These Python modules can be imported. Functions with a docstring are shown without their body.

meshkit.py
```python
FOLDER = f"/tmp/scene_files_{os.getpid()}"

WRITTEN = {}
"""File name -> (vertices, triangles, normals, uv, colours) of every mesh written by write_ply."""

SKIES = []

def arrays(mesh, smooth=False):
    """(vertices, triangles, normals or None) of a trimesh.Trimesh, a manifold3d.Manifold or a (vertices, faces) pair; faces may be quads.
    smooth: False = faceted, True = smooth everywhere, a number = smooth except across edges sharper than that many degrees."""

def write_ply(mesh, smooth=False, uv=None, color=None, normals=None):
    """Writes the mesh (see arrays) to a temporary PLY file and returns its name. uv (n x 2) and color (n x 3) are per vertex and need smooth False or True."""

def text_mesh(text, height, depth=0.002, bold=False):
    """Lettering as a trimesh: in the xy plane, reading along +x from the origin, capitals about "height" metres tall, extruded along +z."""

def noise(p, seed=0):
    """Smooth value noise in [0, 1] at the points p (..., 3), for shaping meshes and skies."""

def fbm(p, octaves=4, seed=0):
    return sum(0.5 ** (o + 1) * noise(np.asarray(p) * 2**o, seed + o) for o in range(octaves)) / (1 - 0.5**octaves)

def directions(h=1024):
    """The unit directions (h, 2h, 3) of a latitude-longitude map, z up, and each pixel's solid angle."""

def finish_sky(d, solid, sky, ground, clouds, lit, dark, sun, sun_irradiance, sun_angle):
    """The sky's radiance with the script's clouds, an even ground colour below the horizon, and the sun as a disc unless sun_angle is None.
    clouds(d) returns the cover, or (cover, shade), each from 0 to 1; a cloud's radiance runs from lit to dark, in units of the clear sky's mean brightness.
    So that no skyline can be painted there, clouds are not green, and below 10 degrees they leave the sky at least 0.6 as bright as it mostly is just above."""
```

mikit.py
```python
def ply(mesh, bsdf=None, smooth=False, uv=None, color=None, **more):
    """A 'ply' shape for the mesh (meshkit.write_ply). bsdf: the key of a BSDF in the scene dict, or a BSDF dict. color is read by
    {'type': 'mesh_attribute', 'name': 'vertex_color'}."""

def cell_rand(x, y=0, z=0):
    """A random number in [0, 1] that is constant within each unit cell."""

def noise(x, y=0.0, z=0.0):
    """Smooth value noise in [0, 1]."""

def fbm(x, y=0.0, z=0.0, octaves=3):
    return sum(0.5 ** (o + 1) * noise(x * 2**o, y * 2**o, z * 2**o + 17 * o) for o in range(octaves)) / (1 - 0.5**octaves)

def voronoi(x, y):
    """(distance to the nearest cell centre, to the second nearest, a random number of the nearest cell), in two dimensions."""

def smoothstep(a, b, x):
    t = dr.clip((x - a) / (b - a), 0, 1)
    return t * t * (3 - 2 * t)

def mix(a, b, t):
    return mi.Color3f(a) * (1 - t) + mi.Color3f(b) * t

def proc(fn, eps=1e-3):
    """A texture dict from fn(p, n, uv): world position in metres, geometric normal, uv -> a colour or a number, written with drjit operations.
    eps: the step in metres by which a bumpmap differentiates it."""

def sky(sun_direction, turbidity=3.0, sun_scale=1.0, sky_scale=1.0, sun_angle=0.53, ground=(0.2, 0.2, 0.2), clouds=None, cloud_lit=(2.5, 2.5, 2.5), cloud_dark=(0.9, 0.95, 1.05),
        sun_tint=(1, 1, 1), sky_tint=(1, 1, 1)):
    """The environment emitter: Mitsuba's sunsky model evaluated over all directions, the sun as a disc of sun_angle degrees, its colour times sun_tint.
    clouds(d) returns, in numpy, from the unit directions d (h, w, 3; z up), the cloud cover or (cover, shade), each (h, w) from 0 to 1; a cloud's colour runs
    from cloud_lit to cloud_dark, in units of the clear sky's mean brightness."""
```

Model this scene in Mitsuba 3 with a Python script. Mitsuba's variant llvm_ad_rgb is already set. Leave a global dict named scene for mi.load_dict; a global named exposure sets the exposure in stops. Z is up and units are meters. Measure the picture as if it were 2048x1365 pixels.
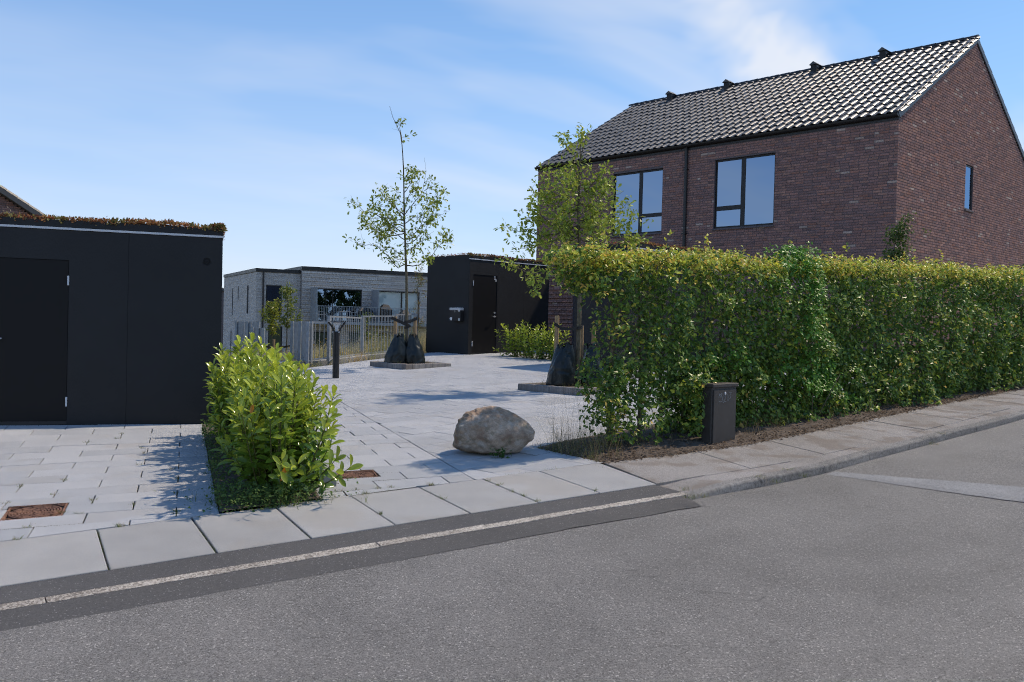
import math
import numpy as np
import trimesh
import shapely
from shapely.geometry import Polygon, LineString, Point
from shapely.geometry import box as sbox
from shapely.ops import unary_union
import drjit as dr
import mitsuba as mi
import mikit
import meshkit
from mikit import noise, fbm, voronoi, cell_rand, smoothstep, mix

scene, labels = {}, {}

# ------------------------------------------------------------------ camera, sky, exposure
EYE = (0.0, 0.0, 1.68)
_pitch, _roll = -math.atan((682.5 - 653.0) / 1806.0), 0.025
_f = np.array([0, math.cos(_pitch), math.sin(_pitch)])
_u0 = np.cross([1.0, 0, 0], _f)
_up = -math.sin(_roll) * np.array([1.0, 0, 0]) + math.cos(_roll) * _u0
T = mi.ScalarTransform4f
scene['camera'] = {'type': 'perspective', 'fov': math.degrees(2 * math.atan(1024 / 1806.0)), 'fov_axis': 'x', 'near_clip': 0.05, 'far_clip': 3000.0,
                   'to_world': T().look_at(origin=list(EYE), target=[EYE[0] + _f[0], EYE[1] + _f[1], EYE[2] + _f[2]], up=_up.tolist())}
SUN = (0.506, 0.269, 0.819)


def clouds(d):
    az = np.arctan2(d[..., 0], d[..., 1])
    el = np.arcsin(np.clip(d[..., 2], 0, 1))
    h = np.maximum(d[..., 2], 0.04) + 0.12
    p = np.stack([d[..., 0] / h, d[..., 1] / h, 0 * h], -1)
    w = meshkit.fbm(p * 1.1 + 4.0, 3, seed=3)
    q = p + 0.9 * (w[..., None] - 0.5)
    streak = np.stack([q[..., 0] * 0.8 + q[..., 1] * 0.5, (q[..., 1] * 0.8 - q[..., 0] * 0.5) * 2.6, 0 * h], -1)
    a = meshkit.fbm(streak * 1.0, 5, seed=11)
    b = meshkit.fbm(q * 2.6 + 9, 5, seed=21)
    big = meshkit.fbm(p * 0.5 + 1.7, 2, seed=5)
    fade = np.where(np.abs(az) < 1.6, np.clip(0.36 + 1.25 * np.clip(az + 0.08, -0.32, 0.6), 0.02, 1.0), 0.75)
    veil = np.clip((a - 0.40) * 2.9, 0, 1) * np.clip(fade + 0.9 * (big - 0.5), 0.08, 1.0)
    # one brighter torn cloud, high over the brick house
    x1 = (az - 0.268 + 0.5 * (el - 0.29)) / 0.075
    y1 = (el - 0.285 + 0.45 * (az - 0.268)) / 0.048
    blob = np.exp(-(x1 * x1 + y1 * y1))
    puff = np.clip((blob * 1.0 + (b - 0.5) * 3.2 - 0.40) * 1.25, 0, 1) * np.clip(blob * 3, 0, 1)
    low = np.exp(-el / 0.17) * 0.88 * np.clip(1.0 - 0.25 * (np.abs(az + 0.35) > 0) * np.clip(az + 0.35, 0, 1), 0.7, 1)
    cover = 1 - (1 - 0.72 * veil) * (1 - 0.72 * puff) * (1 - low)
    return np.clip(cover, 0, 1), np.clip(0.10 + 0.2 * (1 - b), 0, 1)


scene['daylight'] = mikit.sky(SUN, turbidity=3.0, clouds=clouds, cloud_lit=(2.55, 2.55, 2.6), cloud_dark=(1.7, 1.8, 2.0), ground=(0.16, 0.16, 0.16), sun_scale=0.62, sun_angle=1.2, sky_tint=(0.63, 0.95, 1.13), sun_tint=(1.0, 1.0, 1.02))
exposure = 2.1

# ------------------------------------------------------------------ helpers
rng = np.random.default_rng(20)
_used = {}


def num(key):
    n = _used.get(key, 0)
    _used[key] = n + 1
    return key if n == 0 else f'{key}_{n:03d}'


def tag(key, label=None, cat=None, group=None, kind=None):
    d = labels.setdefault(key, {})
    for k, v in (('label', label), ('category', cat), ('group', group), ('kind', kind)):
        if v:
            d[k] = v
    return key


def put(key, vf, bsdf, color=None, smooth=False, **kw):
    key = num(key)
    if color is not None and smooth not in (False, True):
        smooth = False
    v, f = (np.asarray(vf.vertices), np.asarray(vf.faces)) if hasattr(vf, 'vertices') else vf
    scene[key] = mikit.ply((v, f), bsdf, smooth=smooth, color=color, **kw)
    return key


def grid_faces(n, m):
    i, j = np.meshgrid(np.arange(n - 1), np.arange(m - 1), indexing='ij')
    a = (i * m + j).ravel()
    return np.vstack([np.stack([a, a + m, a + m + 1], 1), np.stack([a, a + m + 1, a + 1], 1)])


BOXF = np.array([[0, 2, 3], [0, 3, 1], [4, 5, 7], [4, 7, 6], [0, 1, 5], [0, 5, 4], [2, 6, 7], [2, 7, 3], [0, 4, 6], [0, 6, 2], [1, 3, 7], [1, 7, 5]])


class MB:
    """Collects triangles (and a colour per vertex) into one mesh."""

    def __init__(s, fr=None):
        s.v, s.f, s.c, s.n, s.fr = [], [], [], 0, fr

    def add(s, v, f, c=None, fr=True):
        v = np.asarray(v, float)
        if s.fr is not None and fr:
            v = s.fr(v)
        s.v.append(v)
        s.f.append(np.asarray(f, int) + s.n)
        s.n += len(v)
        s.c.append(np.broadcast_to(np.asarray(c if c is not None else (0.5, 0.5, 0.5), float), (len(v), 3)))
        return s

    def box(s, lo, hi, c=None, ch=0.0):
        lo, hi = np.minimum(lo, hi), np.maximum(lo, hi)
        if ch:
            m = chbox(lo, hi, ch)
            return s.add(m[0], m[1], c)
        v = np.array([[x, y, z] for x in (lo[0], hi[0]) for y in (lo[1], hi[1]) for z in (lo[2], hi[2])])
        return s.add(v, BOXF[:, ::-1], c)

    def bar(s, a, b, w, h, c=None, up=(0, 0, 1)):
        a, b = np.asarray(a, float), np.asarray(b, float)
        d = (b - a) / np.linalg.norm(b - a)
        x = np.cross(d, up)
        x = np.cross(d, (1, 0, 0)) if np.linalg.norm(x) < 1e-4 else x
        x /= np.linalg.norm(x)
        y = np.cross(x, d)
        v = np.array([p + sx * x * w / 2 + sy * y * h / 2 for sx in (-1, 1) for sy in (-1, 1) for p in (a, b)])
        return s.add(v, BOXF, c)

    def tube(s, pts, rad, n=7, c=None, caps=True):
        v, f = tube(pts, rad, n, caps)
        return s.add(v, f, c)

    def mesh(s):
        return np.vstack(s.v), np.vstack(s.f)

    def put(s, key, bsdf, smooth=False, color=False):
        return put(key, s.mesh(), bsdf, np.vstack(s.c) if color else None, smooth)


def chbox(lo, hi, c):
    lo, hi = np.asarray(lo, float), np.asarray(hi, float)
    pts = []
    for i in range(3):
        a, b = lo + c, hi - c
        a[i], b[i] = lo[i], hi[i]
        pts += [[x, y, z] for x in (a[0], b[0]) for y in (a[1], b[1]) for z in (a[2], b[2])]
    h = trimesh.convex.convex_hull(np.array(pts))
    return np.asarray(h.vertices), np.asarray(h.faces)


def tube(pts, rad, n=7, caps=True):
    pts = np.asarray(pts, float)
    rad = np.broadcast_to(np.asarray(rad, float), (len(pts),))
    t = np.gradient(pts, axis=0)
    t /= np.linalg.norm(t, axis=1, keepdims=True) + 1e-12
    ref = np.array([0, 0, 1.0]) if abs(t[0][2]) < 0.8 else np.array([1.0, 0, 0])
    rings = []
    for p, d, r in zip(pts, t, rad):
        x = np.cross(d, ref)
        x /= np.linalg.norm(x) + 1e-12
        y = np.cross(d, x)
        a = np.arange(n) * 2 * np.pi / n
        rings.append(p + r * (np.cos(a)[:, None] * x + np.sin(a)[:, None] * y))
    v = np.vstack(rings)
    f = []
    for k in range(len(pts) - 1):
        for i in range(n):
            j = (i + 1) % n
            a, b = k * n, (k + 1) * n
            f += [[a + i, a + j, b + j], [a + i, b + j, b + i]]
    if caps:
        v = np.vstack([v, pts[0], pts[-1]])
        m, e = len(v) - 2, (len(pts) - 1) * n
        for i in range(n):
            j = (i + 1) % n
            f += [[m, j, i], [m + 1, e + i, e + j]]
    return v, np.array(f)


def lathe(prof, n=24):
    prof = np.asarray(prof, float)
    a = np.arange(n + 1) * 2 * np.pi / n
    v = np.stack([np.outer(prof[:, 0], np.cos(a)), np.outer(prof[:, 0], np.sin(a)), np.repeat(prof[:, 1:2], n + 1, 1)], -1).reshape(-1, 3)
    return v, grid_faces(len(prof), n + 1)[:, ::-1]


def frame(org, yaw):
    """Local (a, b, c) -> world: a along yaw (degrees from +x), b to its left, c up."""
    c, s = math.cos(math.radians(yaw)), math.sin(math.radians(yaw))
    o = np.asarray(org, float)

    def go(v):
        v = np.atleast_2d(np.asarray(v, float))
        return np.stack([o[0] + v[:, 0] * c - v[:, 1] * s, o[1] + v[:, 0] * s + v[:, 1] * c, o[2] + v[:, 2]], 1)

    return go


def rot(u, w):
    """Rotation matrices (n, 3, 3) whose columns are x = u, z near w."""
    u = u / (np.linalg.norm(u, axis=1, keepdims=True) + 1e-12)
    y = np.cross(w, u)
    y /= np.linalg.norm(y, axis=1, keepdims=True) + 1e-9
    return np.stack([u, y, np.cross(u, y)], -1)


def scatter(tpl, pos, R, size, col=None):
    """Copies of a template mesh (v, f) at pos (n,3), turned by R (n,3,3), scaled by size (n,) or (n,3)."""
    v, f = tpl
    size = np.asarray(size, float)
    size = size[:, None] if size.ndim == 1 else size
    V = np.einsum('nij,nkj->nki', R, v[None] * size[:, None, :]) + pos[:, None, :]
    F = (f[None] + (np.arange(len(pos)) * len(v))[:, None, None]).reshape(-1, 3)
    C = None if col is None else np.repeat(col, len(v), 0)
    return V.reshape(-1, 3), F, C


def leaf_tpl(w, stations, fold=0.15, droop=0.2):
    """A leaf along +x, length 1: stations (t, half width share); folded along its midrib and bent down."""
    v = []
    for t, k in stations:
        z = -droop * t * t
        v += [[t, -w * k, z + fold * w * k], [t, 0, z], [t, w * k, z + fold * w * k]]
    return np.array(v), grid_faces(len(stations), 3)


LEAF_OVATE = leaf_tpl(0.30, [(0, 0.05), (0.22, 0.8), (0.5, 1.0), (0.8, 0.6), (1.0, 0.04)], 0.25, 0.15)
LEAF_SMALL = leaf_tpl(0.33, [(0, 0.08), (0.4, 1.0), (1.0, 0.05)], 0.3, 0.12)
LEAF_LONG = leaf_tpl(0.17, [(0, 0.10), (0.18, 0.62), (0.42, 0.96), (0.62, 1.0), (0.84, 0.62), (1.0, 0.05)], 0.45, 0.22)
LEAF_LAUREL = leaf_tpl(0.19, [(0, 0.08), (0.2, 0.5), (0.45, 0.85), (0.68, 1.0), (0.88, 0.72), (1.0, 0.08)], 0.45, 0.22)
LEAF_OAK = leaf_tpl(0.30, [(0, 0.10), (0.2, 0.55), (0.32, 0.35), (0.52, 0.95), (0.62, 0.65), (0.8, 0.95), (1.0, 0.25)], 0.3, 0.15)


def blades(pos, h, lean, w, col, bend=0.5, seg=3):
    """Grass blades: pos (n,3), heights h, lean (n,2) horizontal tip offsets, widths w; col (n,3)."""
    n = len(pos)
    a = rng.uniform(0, 2 * np.pi, n)
    side = np.stack([np.cos(a), np.sin(a), 0 * a], 1)
    V, C = [], []
    for k in range(seg + 1):
        t = k / seg
        c = pos + np.stack([lean[:, 0] * t ** (1 + bend), lean[:, 1] * t ** (1 + bend), h * t], 1)
        hw = (w * (1 - 0.92 * t) / 2)[:, None]
        V += [c - side * hw, c + side * hw]
    V = np.stack(V, 1)
    f = []
    for k in range(seg):
        f += [[2 * k, 2 * k + 1, 2 * k + 3], [2 * k, 2 * k + 3, 2 * k + 2]]
    F = (np.array(f)[None] + (np.arange(n) * 2 * (seg + 1))[:, None, None]).reshape(-1, 3)
    return V.reshape(-1, 3), F, np.repeat(col, 2 * (seg + 1), 0)


def lin(r, g, b):
    return tuple(((x / 255 + 0.055) / 1.055) ** 2.4 if x > 10 else x / 255 / 12.92 for x in (r, g, b))


# ------------------------------------------------------------------ materials
def const(rgb):
    return {'type': 'rgb', 'value': list(map(float, rgb))}


def prin(col, rough=0.6, **kw):
    col = const(col) if isinstance(col, (tuple, list)) else col
    return {'type': 'twosided', 'b': {'type': 'principled', 'base_color': col, 'roughness': rough, **kw}}


def bump(col, rough, fn, eps=1e-3, **kw):
    col = const(col) if isinstance(col, (tuple, list)) else col
    return {'type': 'twosided', 'b': {'type': 'bumpmap', 'arbitrary': mikit.proc(fn, eps), 'scale': 1.0,
                                      'bsdf': {'type': 'principled', 'base_color': col, 'roughness': rough, **kw}}}


VC = {'type': 'mesh_attribute', 'name': 'vertex_color'}


def leafmat(gloss_rough, spec, trans=1.5):
    return {'type': 'blendbsdf', 'weight': 0.45,
            'a': {'type': 'twosided', 'b': {'type': 'principled', 'base_color': VC, 'roughness': gloss_rough, 'specular': spec}},
            'b': {'type': 'principledthin', 'base_color': VC, 'roughness': 0.5, 'diff_trans': trans}}


def asphalt_col(p, n, uv):
    _, _, r = voronoi(p.x * 125, p.y * 125)
    r2 = noise(p.x * 330 + 7, p.y * 330)
    big = fbm(p.x * 0.9, p.y * 0.9, 0.0, 3)
    stain = fbm(p.x * 3.1 + 5, p.y * 3.1, 2.0, 3)
    worn = smoothstep(0.45, 0.7, fbm(p.x * 0.35 + 1, p.y * 0.9 - p.x * 0.5, 7.0, 3))
    v = 0.119 + 0.012 * worn + 0.085 * (r - 0.5) + 0.09 * (r2 - 0.5) + 0.028 * (big - 0.5) + 0.036 * (stain - 0.5)
    v = v + 0.11 * smoothstep(0.93, 0.99, r)
    # fine meandering cracks, only in some places
    c = dr.abs(fbm(p.x * 0.8 + 3, p.y * 2.1, 0.5, 4) - 0.5)
    where = smoothstep(0.56, 0.66, noise(p.x * 0.45 + 2, p.y * 0.6 + 3.0, 4.0))
    v = v * (1 - 0.3 * where * (1 - smoothstep(0.001, 0.004, c)))
    return mi.Color3f(1.03, 1.0, 0.965) * dr.maximum(v, 0.02)


def asphalt_bump(p, n, uv):
    d, _, r = voronoi(p.x * 125, p.y * 125)
    return (1 - d) * (0.4 + 0.6 * r) * 0.0014


def newasph_col(p, n, uv):
    _, _, r = voronoi(p.x * 160, p.y * 160)
    big = fbm(p.x * 1.4, p.y * 1.4, 1.0, 3)
    v = 0.066 + 0.026 * (r - 0.5) + 0.022 * (big - 0.5) + 0.10 * smoothstep(0.965, 0.995, r)
    return mi.Color3f(1.0, 0.99, 1.0) * v


def agg_col(p, n, uv):
    _, _, r = voronoi(p.x * 105 + p.z * 60, p.y * 105 - p.z * 60)
    big = fbm(p.x * 2.0, p.y * 2.0, 3.0, 3)
    return mix((0.14, 0.125, 0.11), (0.46, 0.43, 0.39), dr.clip(r * 0.9 + (big - 0.5) * 0.9, 0, 1))


def seam_col(p, n, uv):
    _, _, r = voronoi(p.x * 110, p.y * 110)
    big = fbm(p.x * 1.6, p.y * 1.6, 3.0, 3)
    return mi.Color3f(0.98, 1.0, 1.03) * (0.19 + 0.14 * (r - 0.5) + 0.14 * (big - 0.5))


def kerb_col(p, n, uv):
    _, _, r = voronoi(p.x * 105 + p.z * 60, p.y * 105 - p.z * 60)
    big = fbm(p.x * 2.4, p.y * 2.4, p.z * 6, 4)
    return mi.Color3f(1.02, 1.0, 0.97) * (0.15 + 0.14 * (r - 0.5) + 0.16 * (big - 0.5))


def oldslab_col(p, n, uv):
    _, _, r = voronoi(p.x * 120, p.y * 120)
    big = fbm(p.x * 1.3, p.y * 1.3, 3.0, 4)
    dirt = smoothstep(0.5, 0.72, fbm(p.x * 4.0, p.y * 4.0, 6.0, 4))
    c = mix((0.17, 0.16, 0.15), (0.25, 0.24, 0.235), dr.clip(big * 1.4 - 0.2, 0, 1))
    c = c * (0.78 + 0.44 * r)
    return mix(c, (0.12, 0.095, 0.075), 0.5 * dirt)


def slab_fn(base, k):
    def fn(p, n, uv):
        g = noise(p.x * 260, p.y * 260, p.z * 40)
        m = fbm(p.x * 5.0 + k, p.y * 5.0, 1.0 + k, 4)
        big = fbm(p.x * 1.1 + 3, p.y * 1.1, k * 1.0, 3)
        st = smoothstep(0.60, 0.74, fbm(p.x * 1.7 + 11, p.y * 1.7 + k, 9.0, 4))
        c = mi.Color3f(*base) * (0.86 + 0.13 * g + 0.16 * (m - 0.5) + 0.22 * (big - 0.5))
        return mix(c, mi.Color3f(base[0] * 0.82, base[1] * 0.76, base[2] * 0.68), 0.35 * st)

    return fn


def soil_col(p, n, uv):
    a = fbm(p.x * 9, p.y * 9, p.z * 9, 4)
    b = noise(p.x * 70, p.y * 70, p.z * 70)
    return mix((0.06, 0.05, 0.042), (0.13, 0.11, 0.095), dr.clip(a * 1.3 - 0.35 + 0.5 * b * a, 0, 1))


def boulder_col(p, n, uv):
    a = fbm(p.x * 7, p.y * 7, p.z * 9, 4)
    b = fbm(p.x * 30, p.y * 30, p.z * 30, 3)
    s = noise(p.x * 170, p.y * 170, p.z * 170)
    c = mix((0.25, 0.175, 0.125), (0.48, 0.385, 0.295), dr.clip(a * 1.9 - 0.5 + (b - 0.5) * 0.8, 0, 1))
    pale = smoothstep(0.55, 0.7, fbm(p.x * 12 + 4, p.y * 12, p.z * 12, 4))
    c = mix(c, (0.46, 0.42, 0.36), 0.5 * pale)
    moss = smoothstep(0.62, 0.72, fbm(p.x * 17 + 9, p.y * 17, p.z * 17, 3))
    c = mix(c, (0.16, 0.15, 0.10), 0.5 * moss)
    return c * (0.8 + 0.4 * s)


def boulder_bump(p, n, uv):
    return fbm(p.x * 38, p.y * 38, p.z * 38, 4) * 0.02


def black_col(p, n, uv):
    s = noise(p.x * 150, p.y * 150, p.z * 150)
    b = fbm(p.x * 2.2, p.y * 2.2, p.z * 2.2, 3)
    return mi.Color3f(0.0125, 0.0135, 0.0155) * (0.55 + 0.6 * s + 0.5 * b)


def black_bump(p, n, uv):
    return noise(p.x * 220, p.y * 220, p.z * 220) * 0.0012


def galv_col(p, n, uv):
    a = fbm(p.x * 14, p.y * 14, p.z * 14, 3)
    return mix((0.22, 0.245, 0.27), (0.36, 0.39, 0.42), a)


def rust_col(p, n, uv):
    a = fbm(p.x * 30, p.y * 30, p.z * 30, 4)
    return mix((0.09, 0.050, 0.038), (0.23, 0.125, 0.085), dr.clip(a * 1.6 - 0.3, 0, 1))


def wood_col(p, n, uv):
    g = fbm(p.x * 90, p.y * 90, p.z * 5, 3)
    return mix((0.26, 0.17, 0.09), (0.46, 0.33, 0.19), g)


def bark_col(p, n, uv):
    g = fbm(p.x * 60, p.y * 60, p.z * 22, 3)
    return mix((0.06, 0.05, 0.033), (0.20, 0.175, 0.12), g)


def ground_col(p, n, uv):
    a = fbm(p.x * 1.5, p.y * 1.5, 0.0, 4)
    return mix((0.05, 0.065, 0.025), (0.14, 0.12, 0.06), a)


def cab_col(p, n, uv):
    a = fbm(p.x * 8, p.y * 8, p.z * 3, 4)
    s = noise(p.x * 300, p.y * 300, p.z * 300)
    return mix((0.030, 0.027, 0.025), (0.052, 0.047, 0.044), dr.clip(0.7 * a + 0.4 * s, 0, 1))


SLAB = {}
for i, b in enumerate([(0.315, 0.330, 0.352), (0.335, 0.348, 0.368), (0.292, 0.308, 0.330)]):
    scene[f'mat_slab_{i}'] = prin(mikit.proc(slab_fn(b, i * 3.7)), 0.75, specular=0.35)
scene['mat_bigslab_0'] = prin(mikit.proc(slab_fn((0.305, 0.308, 0.308), 21.0)), 0.8, specular=0.3)
scene['mat_bigslab_1'] = prin(mikit.proc(slab_fn((0.280, 0.284, 0.286), 27.0)), 0.8, specular=0.3)
scene['mat_asphalt'] = bump(mikit.proc(asphalt_col), 0.75, asphalt_bump, 2e-3, specular=0.4)
scene['mat_newasphalt'] = prin(mikit.proc(newasph_col), 0.8, specular=0.35)
scene['mat_aggregate'] = prin(mikit.proc(agg_col), 0.8, specular=0.3)
scene['mat_seam'] = prin(mikit.proc(seam_col), 0.8, specular=0.3)
scene['mat_kerb'] = prin(mikit.proc(kerb_col), 0.85, specular=0.3)
scene['mat_oldslab'] = prin(mikit.proc(oldslab_col), 0.85, specular=0.3)
scene['mat_soil'] = prin(mikit.proc(soil_col), 0.95, specular=0.1)
scene['mat_sand'] = prin((0.15, 0.14, 0.125), 0.95, specular=0.1)
scene['mat_boulder'] = bump(mikit.proc(boulder_col), 0.85, boulder_bump, 3e-3, specular=0.25)
scene['mat_black'] = bump(mikit.proc(black_col), 0.55, black_bump, 2e-3, specular=0.35)
scene['mat_black_smooth'] = prin((0.006, 0.006, 0.007), 0.5, specular=0.25)
scene['mat_black_metal'] = prin((0.016, 0.016, 0.018), 0.42, specular=0.5)
scene['mat_strip'] = prin((0.55, 0.57, 0.60), 0.4, specular=0.5)
scene['mat_steel'] = prin((0.62, 0.64, 0.66), 0.35, metallic=0.7)
scene['mat_galv'] = prin(mikit.proc(galv_col), 0.5, metallic=0.25, specular=0.5)
scene['mat_white'] = prin((0.75, 0.77, 0.80), 0.4)
scene['mat_rust'] = prin(mikit.proc(rust_col), 0.8, specular=0.3)
scene['mat_wood'] = prin(mikit.proc(wood_col), 0.8, specular=0.2)
scene['mat_bark'] = prin(mikit.proc(bark_col), 0.9, specular=0.15)
scene['mat_ground'] = prin(mikit.proc(ground_col), 0.95, specular=0.1)
scene['mat_cabinet'] = prin(mikit.proc(cab_col), 0.6, specular=0.4)
scene['mat_bag'] = prin((0.006, 0.011, 0.012), 0.33, specular=0.45)
scene['mat_strap'] = prin((0.012, 0.011, 0.011), 0.6)
scene['mat_vc'] = prin(VC, 0.85, specular=0.2)
scene['mat_tile'] = prin((0.068, 0.070, 0.075), 0.42, specular=0.42)
scene['mat_darkframe'] = prin((0.012, 0.012, 0.013), 0.4, specular=0.4)
scene['mat_mirror_glass'] = {'type': 'twosided', 'b': {'type': 'conductor', 'material': 'none', 'specular_reflectance': const((0.20, 0.28, 0.40))}}
scene['mat_glass'] = {'type': 'thindielectric', 'int_ior': 2.5, 'specular_reflectance': const((0.36, 0.60, 0.90))}
scene['mat_glass_clear'] = {'type': 'thindielectric', 'int_ior': 1.5}
scene['mat_room'] = prin((0.42, 0.41, 0.40), 0.9)
scene['mat_curtain'] = prin((0.62, 0.64, 0.66), 0.9)
scene['mat_blind'] = prin((0.36, 0.47, 0.50), 0.85)
scene['mat_mortar'] = prin((0.13, 0.11, 0.115), 0.95)
scene['mat_greymortar'] = prin((0.22, 0.21, 0.205), 0.95)
scene['mat_leaf'] = leafmat(0.38, 0.45)
scene['mat_laurel'] = leafmat(0.16, 0.6)
scene['mat_grass'] = leafmat(0.6, 0.2)
# ------------------------------------------------------------------ terrain and the ground it carries
FD = np.array([2.4, 5.3]) / math.hypot(2.4, 5.3)      # run of the fence behind the yard
FN = np.array([-FD[1], FD[0]])


def behind_fence(x, y):
    return (x + 4.55) * FN[0] + (y - 18.6) * FN[1]


def terr(x, y):
    x, y = np.asarray(x, float), np.asarray(y, float)
    z = 0.018 * np.clip(x, -45, 45) + 0.04 * np.clip(y, -60, 32)
    dx, dy = x + 3.6, y - 11.17
    p = dx * 0.3256 - dy * 0.9455
    t = np.clip(p / 2.4, 0, 1)
    z = z + 0.037 * np.clip(-3.6 - x, 0, 4) * (1 - t * t * (3 - 2 * t)) * np.clip((16 - y) / 2, 0, 1)
    d = np.maximum(behind_fence(x, y), 0) * np.clip((y - 16) / 3, 0, 1) * np.clip((2 - x) / 3, 0, 1)
    drop = np.where(d < 3.5, 0.10 * d, 0.35 + 0.30 * (d - 3.5))
    low = -1.35
    return np.maximum(z - drop, np.minimum(z, low))


def tz(p, off=0.0):
    p = np.asarray(p, float)
    return np.column_stack([p[:, 0], p[:, 1], terr(p[:, 0], p[:, 1]) + off])


def sheet(poly, off=0.0, zf=None):
    v, f = trimesh.creation.triangulate_polygon(poly, engine='earcut')
    z = terr(v[:, 0], v[:, 1]) + off if zf is None else zf(v)
    v3 = np.column_stack([v, z])
    n = np.cross(v3[f[:, 1]] - v3[f[:, 0]], v3[f[:, 2]] - v3[f[:, 0]])
    f = np.where(n[:, 2:3] < 0, f[:, ::-1], f)
    return v3, f


def gridsheet(poly, step, zf):
    x0, y0, x1, y1 = poly.bounds
    vs, fs, n = [], [], 0
    prep = shapely.prepared.prep(poly)
    for x in np.arange(x0, x1, step):
        for y in np.arange(y0, y1, step):
            b = sbox(x, y, x + step, y + step)
            if not prep.intersects(b):
                continue
            q = b if prep.contains(b) else poly.intersection(b)
            for g in getattr(q, 'geoms', [q]):
                if g.geom_type != 'Polygon' or g.area < 1e-6:
                    continue
                c = np.array(g.exterior.coords)[:-1]
                c = c[::-1] if not g.exterior.is_ccw else c
                vs.append(c)
                fs += [[n, n + i, n + i + 1] for i in range(1, len(c) - 1)]
                n += len(c)
    v = np.vstack(vs)
    m = trimesh.Trimesh(np.column_stack([v, zf(v)]), np.array(fs), process=False)
    m.merge_vertices(digits_vertex=4)
    return m


def axis(fine, far):
    return np.array(sorted(set(np.round(np.concatenate([fine, far]), 3))))


gx = axis(np.arange(-42, 30.1, 0.75), [-2000, -600, -200, -100, -60, 45, 70, 120, 300, 800, 2000])
gy = axis(np.arange(-6, 80.1, 0.75), [-2000, -600, -200, -60, -30, -12, 100, 140, 250, 700, 2000])
X, Y = np.meshgrid(gx, gy, indexing='ij')
inside = np.clip(1 - behind_fence(X, Y) / 0.8, 0, 1) * (Y < 34)
Z = terr(X, Y) - 0.02 - 0.33 * np.maximum(inside, (Y < 16))
Z += 0.06 * (meshkit.fbm(np.stack([X * 0.6, Y * 0.6, 0 * X], -1), 3) - 0.5) * (1 - inside)
tag(put('ground', (np.stack([X, Y, Z], -1).reshape(-1, 3), grid_faces(len(gx), len(gy))), 'mat_ground', smooth=True), 'rough ground under and behind the yard', kind='structure')

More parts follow.
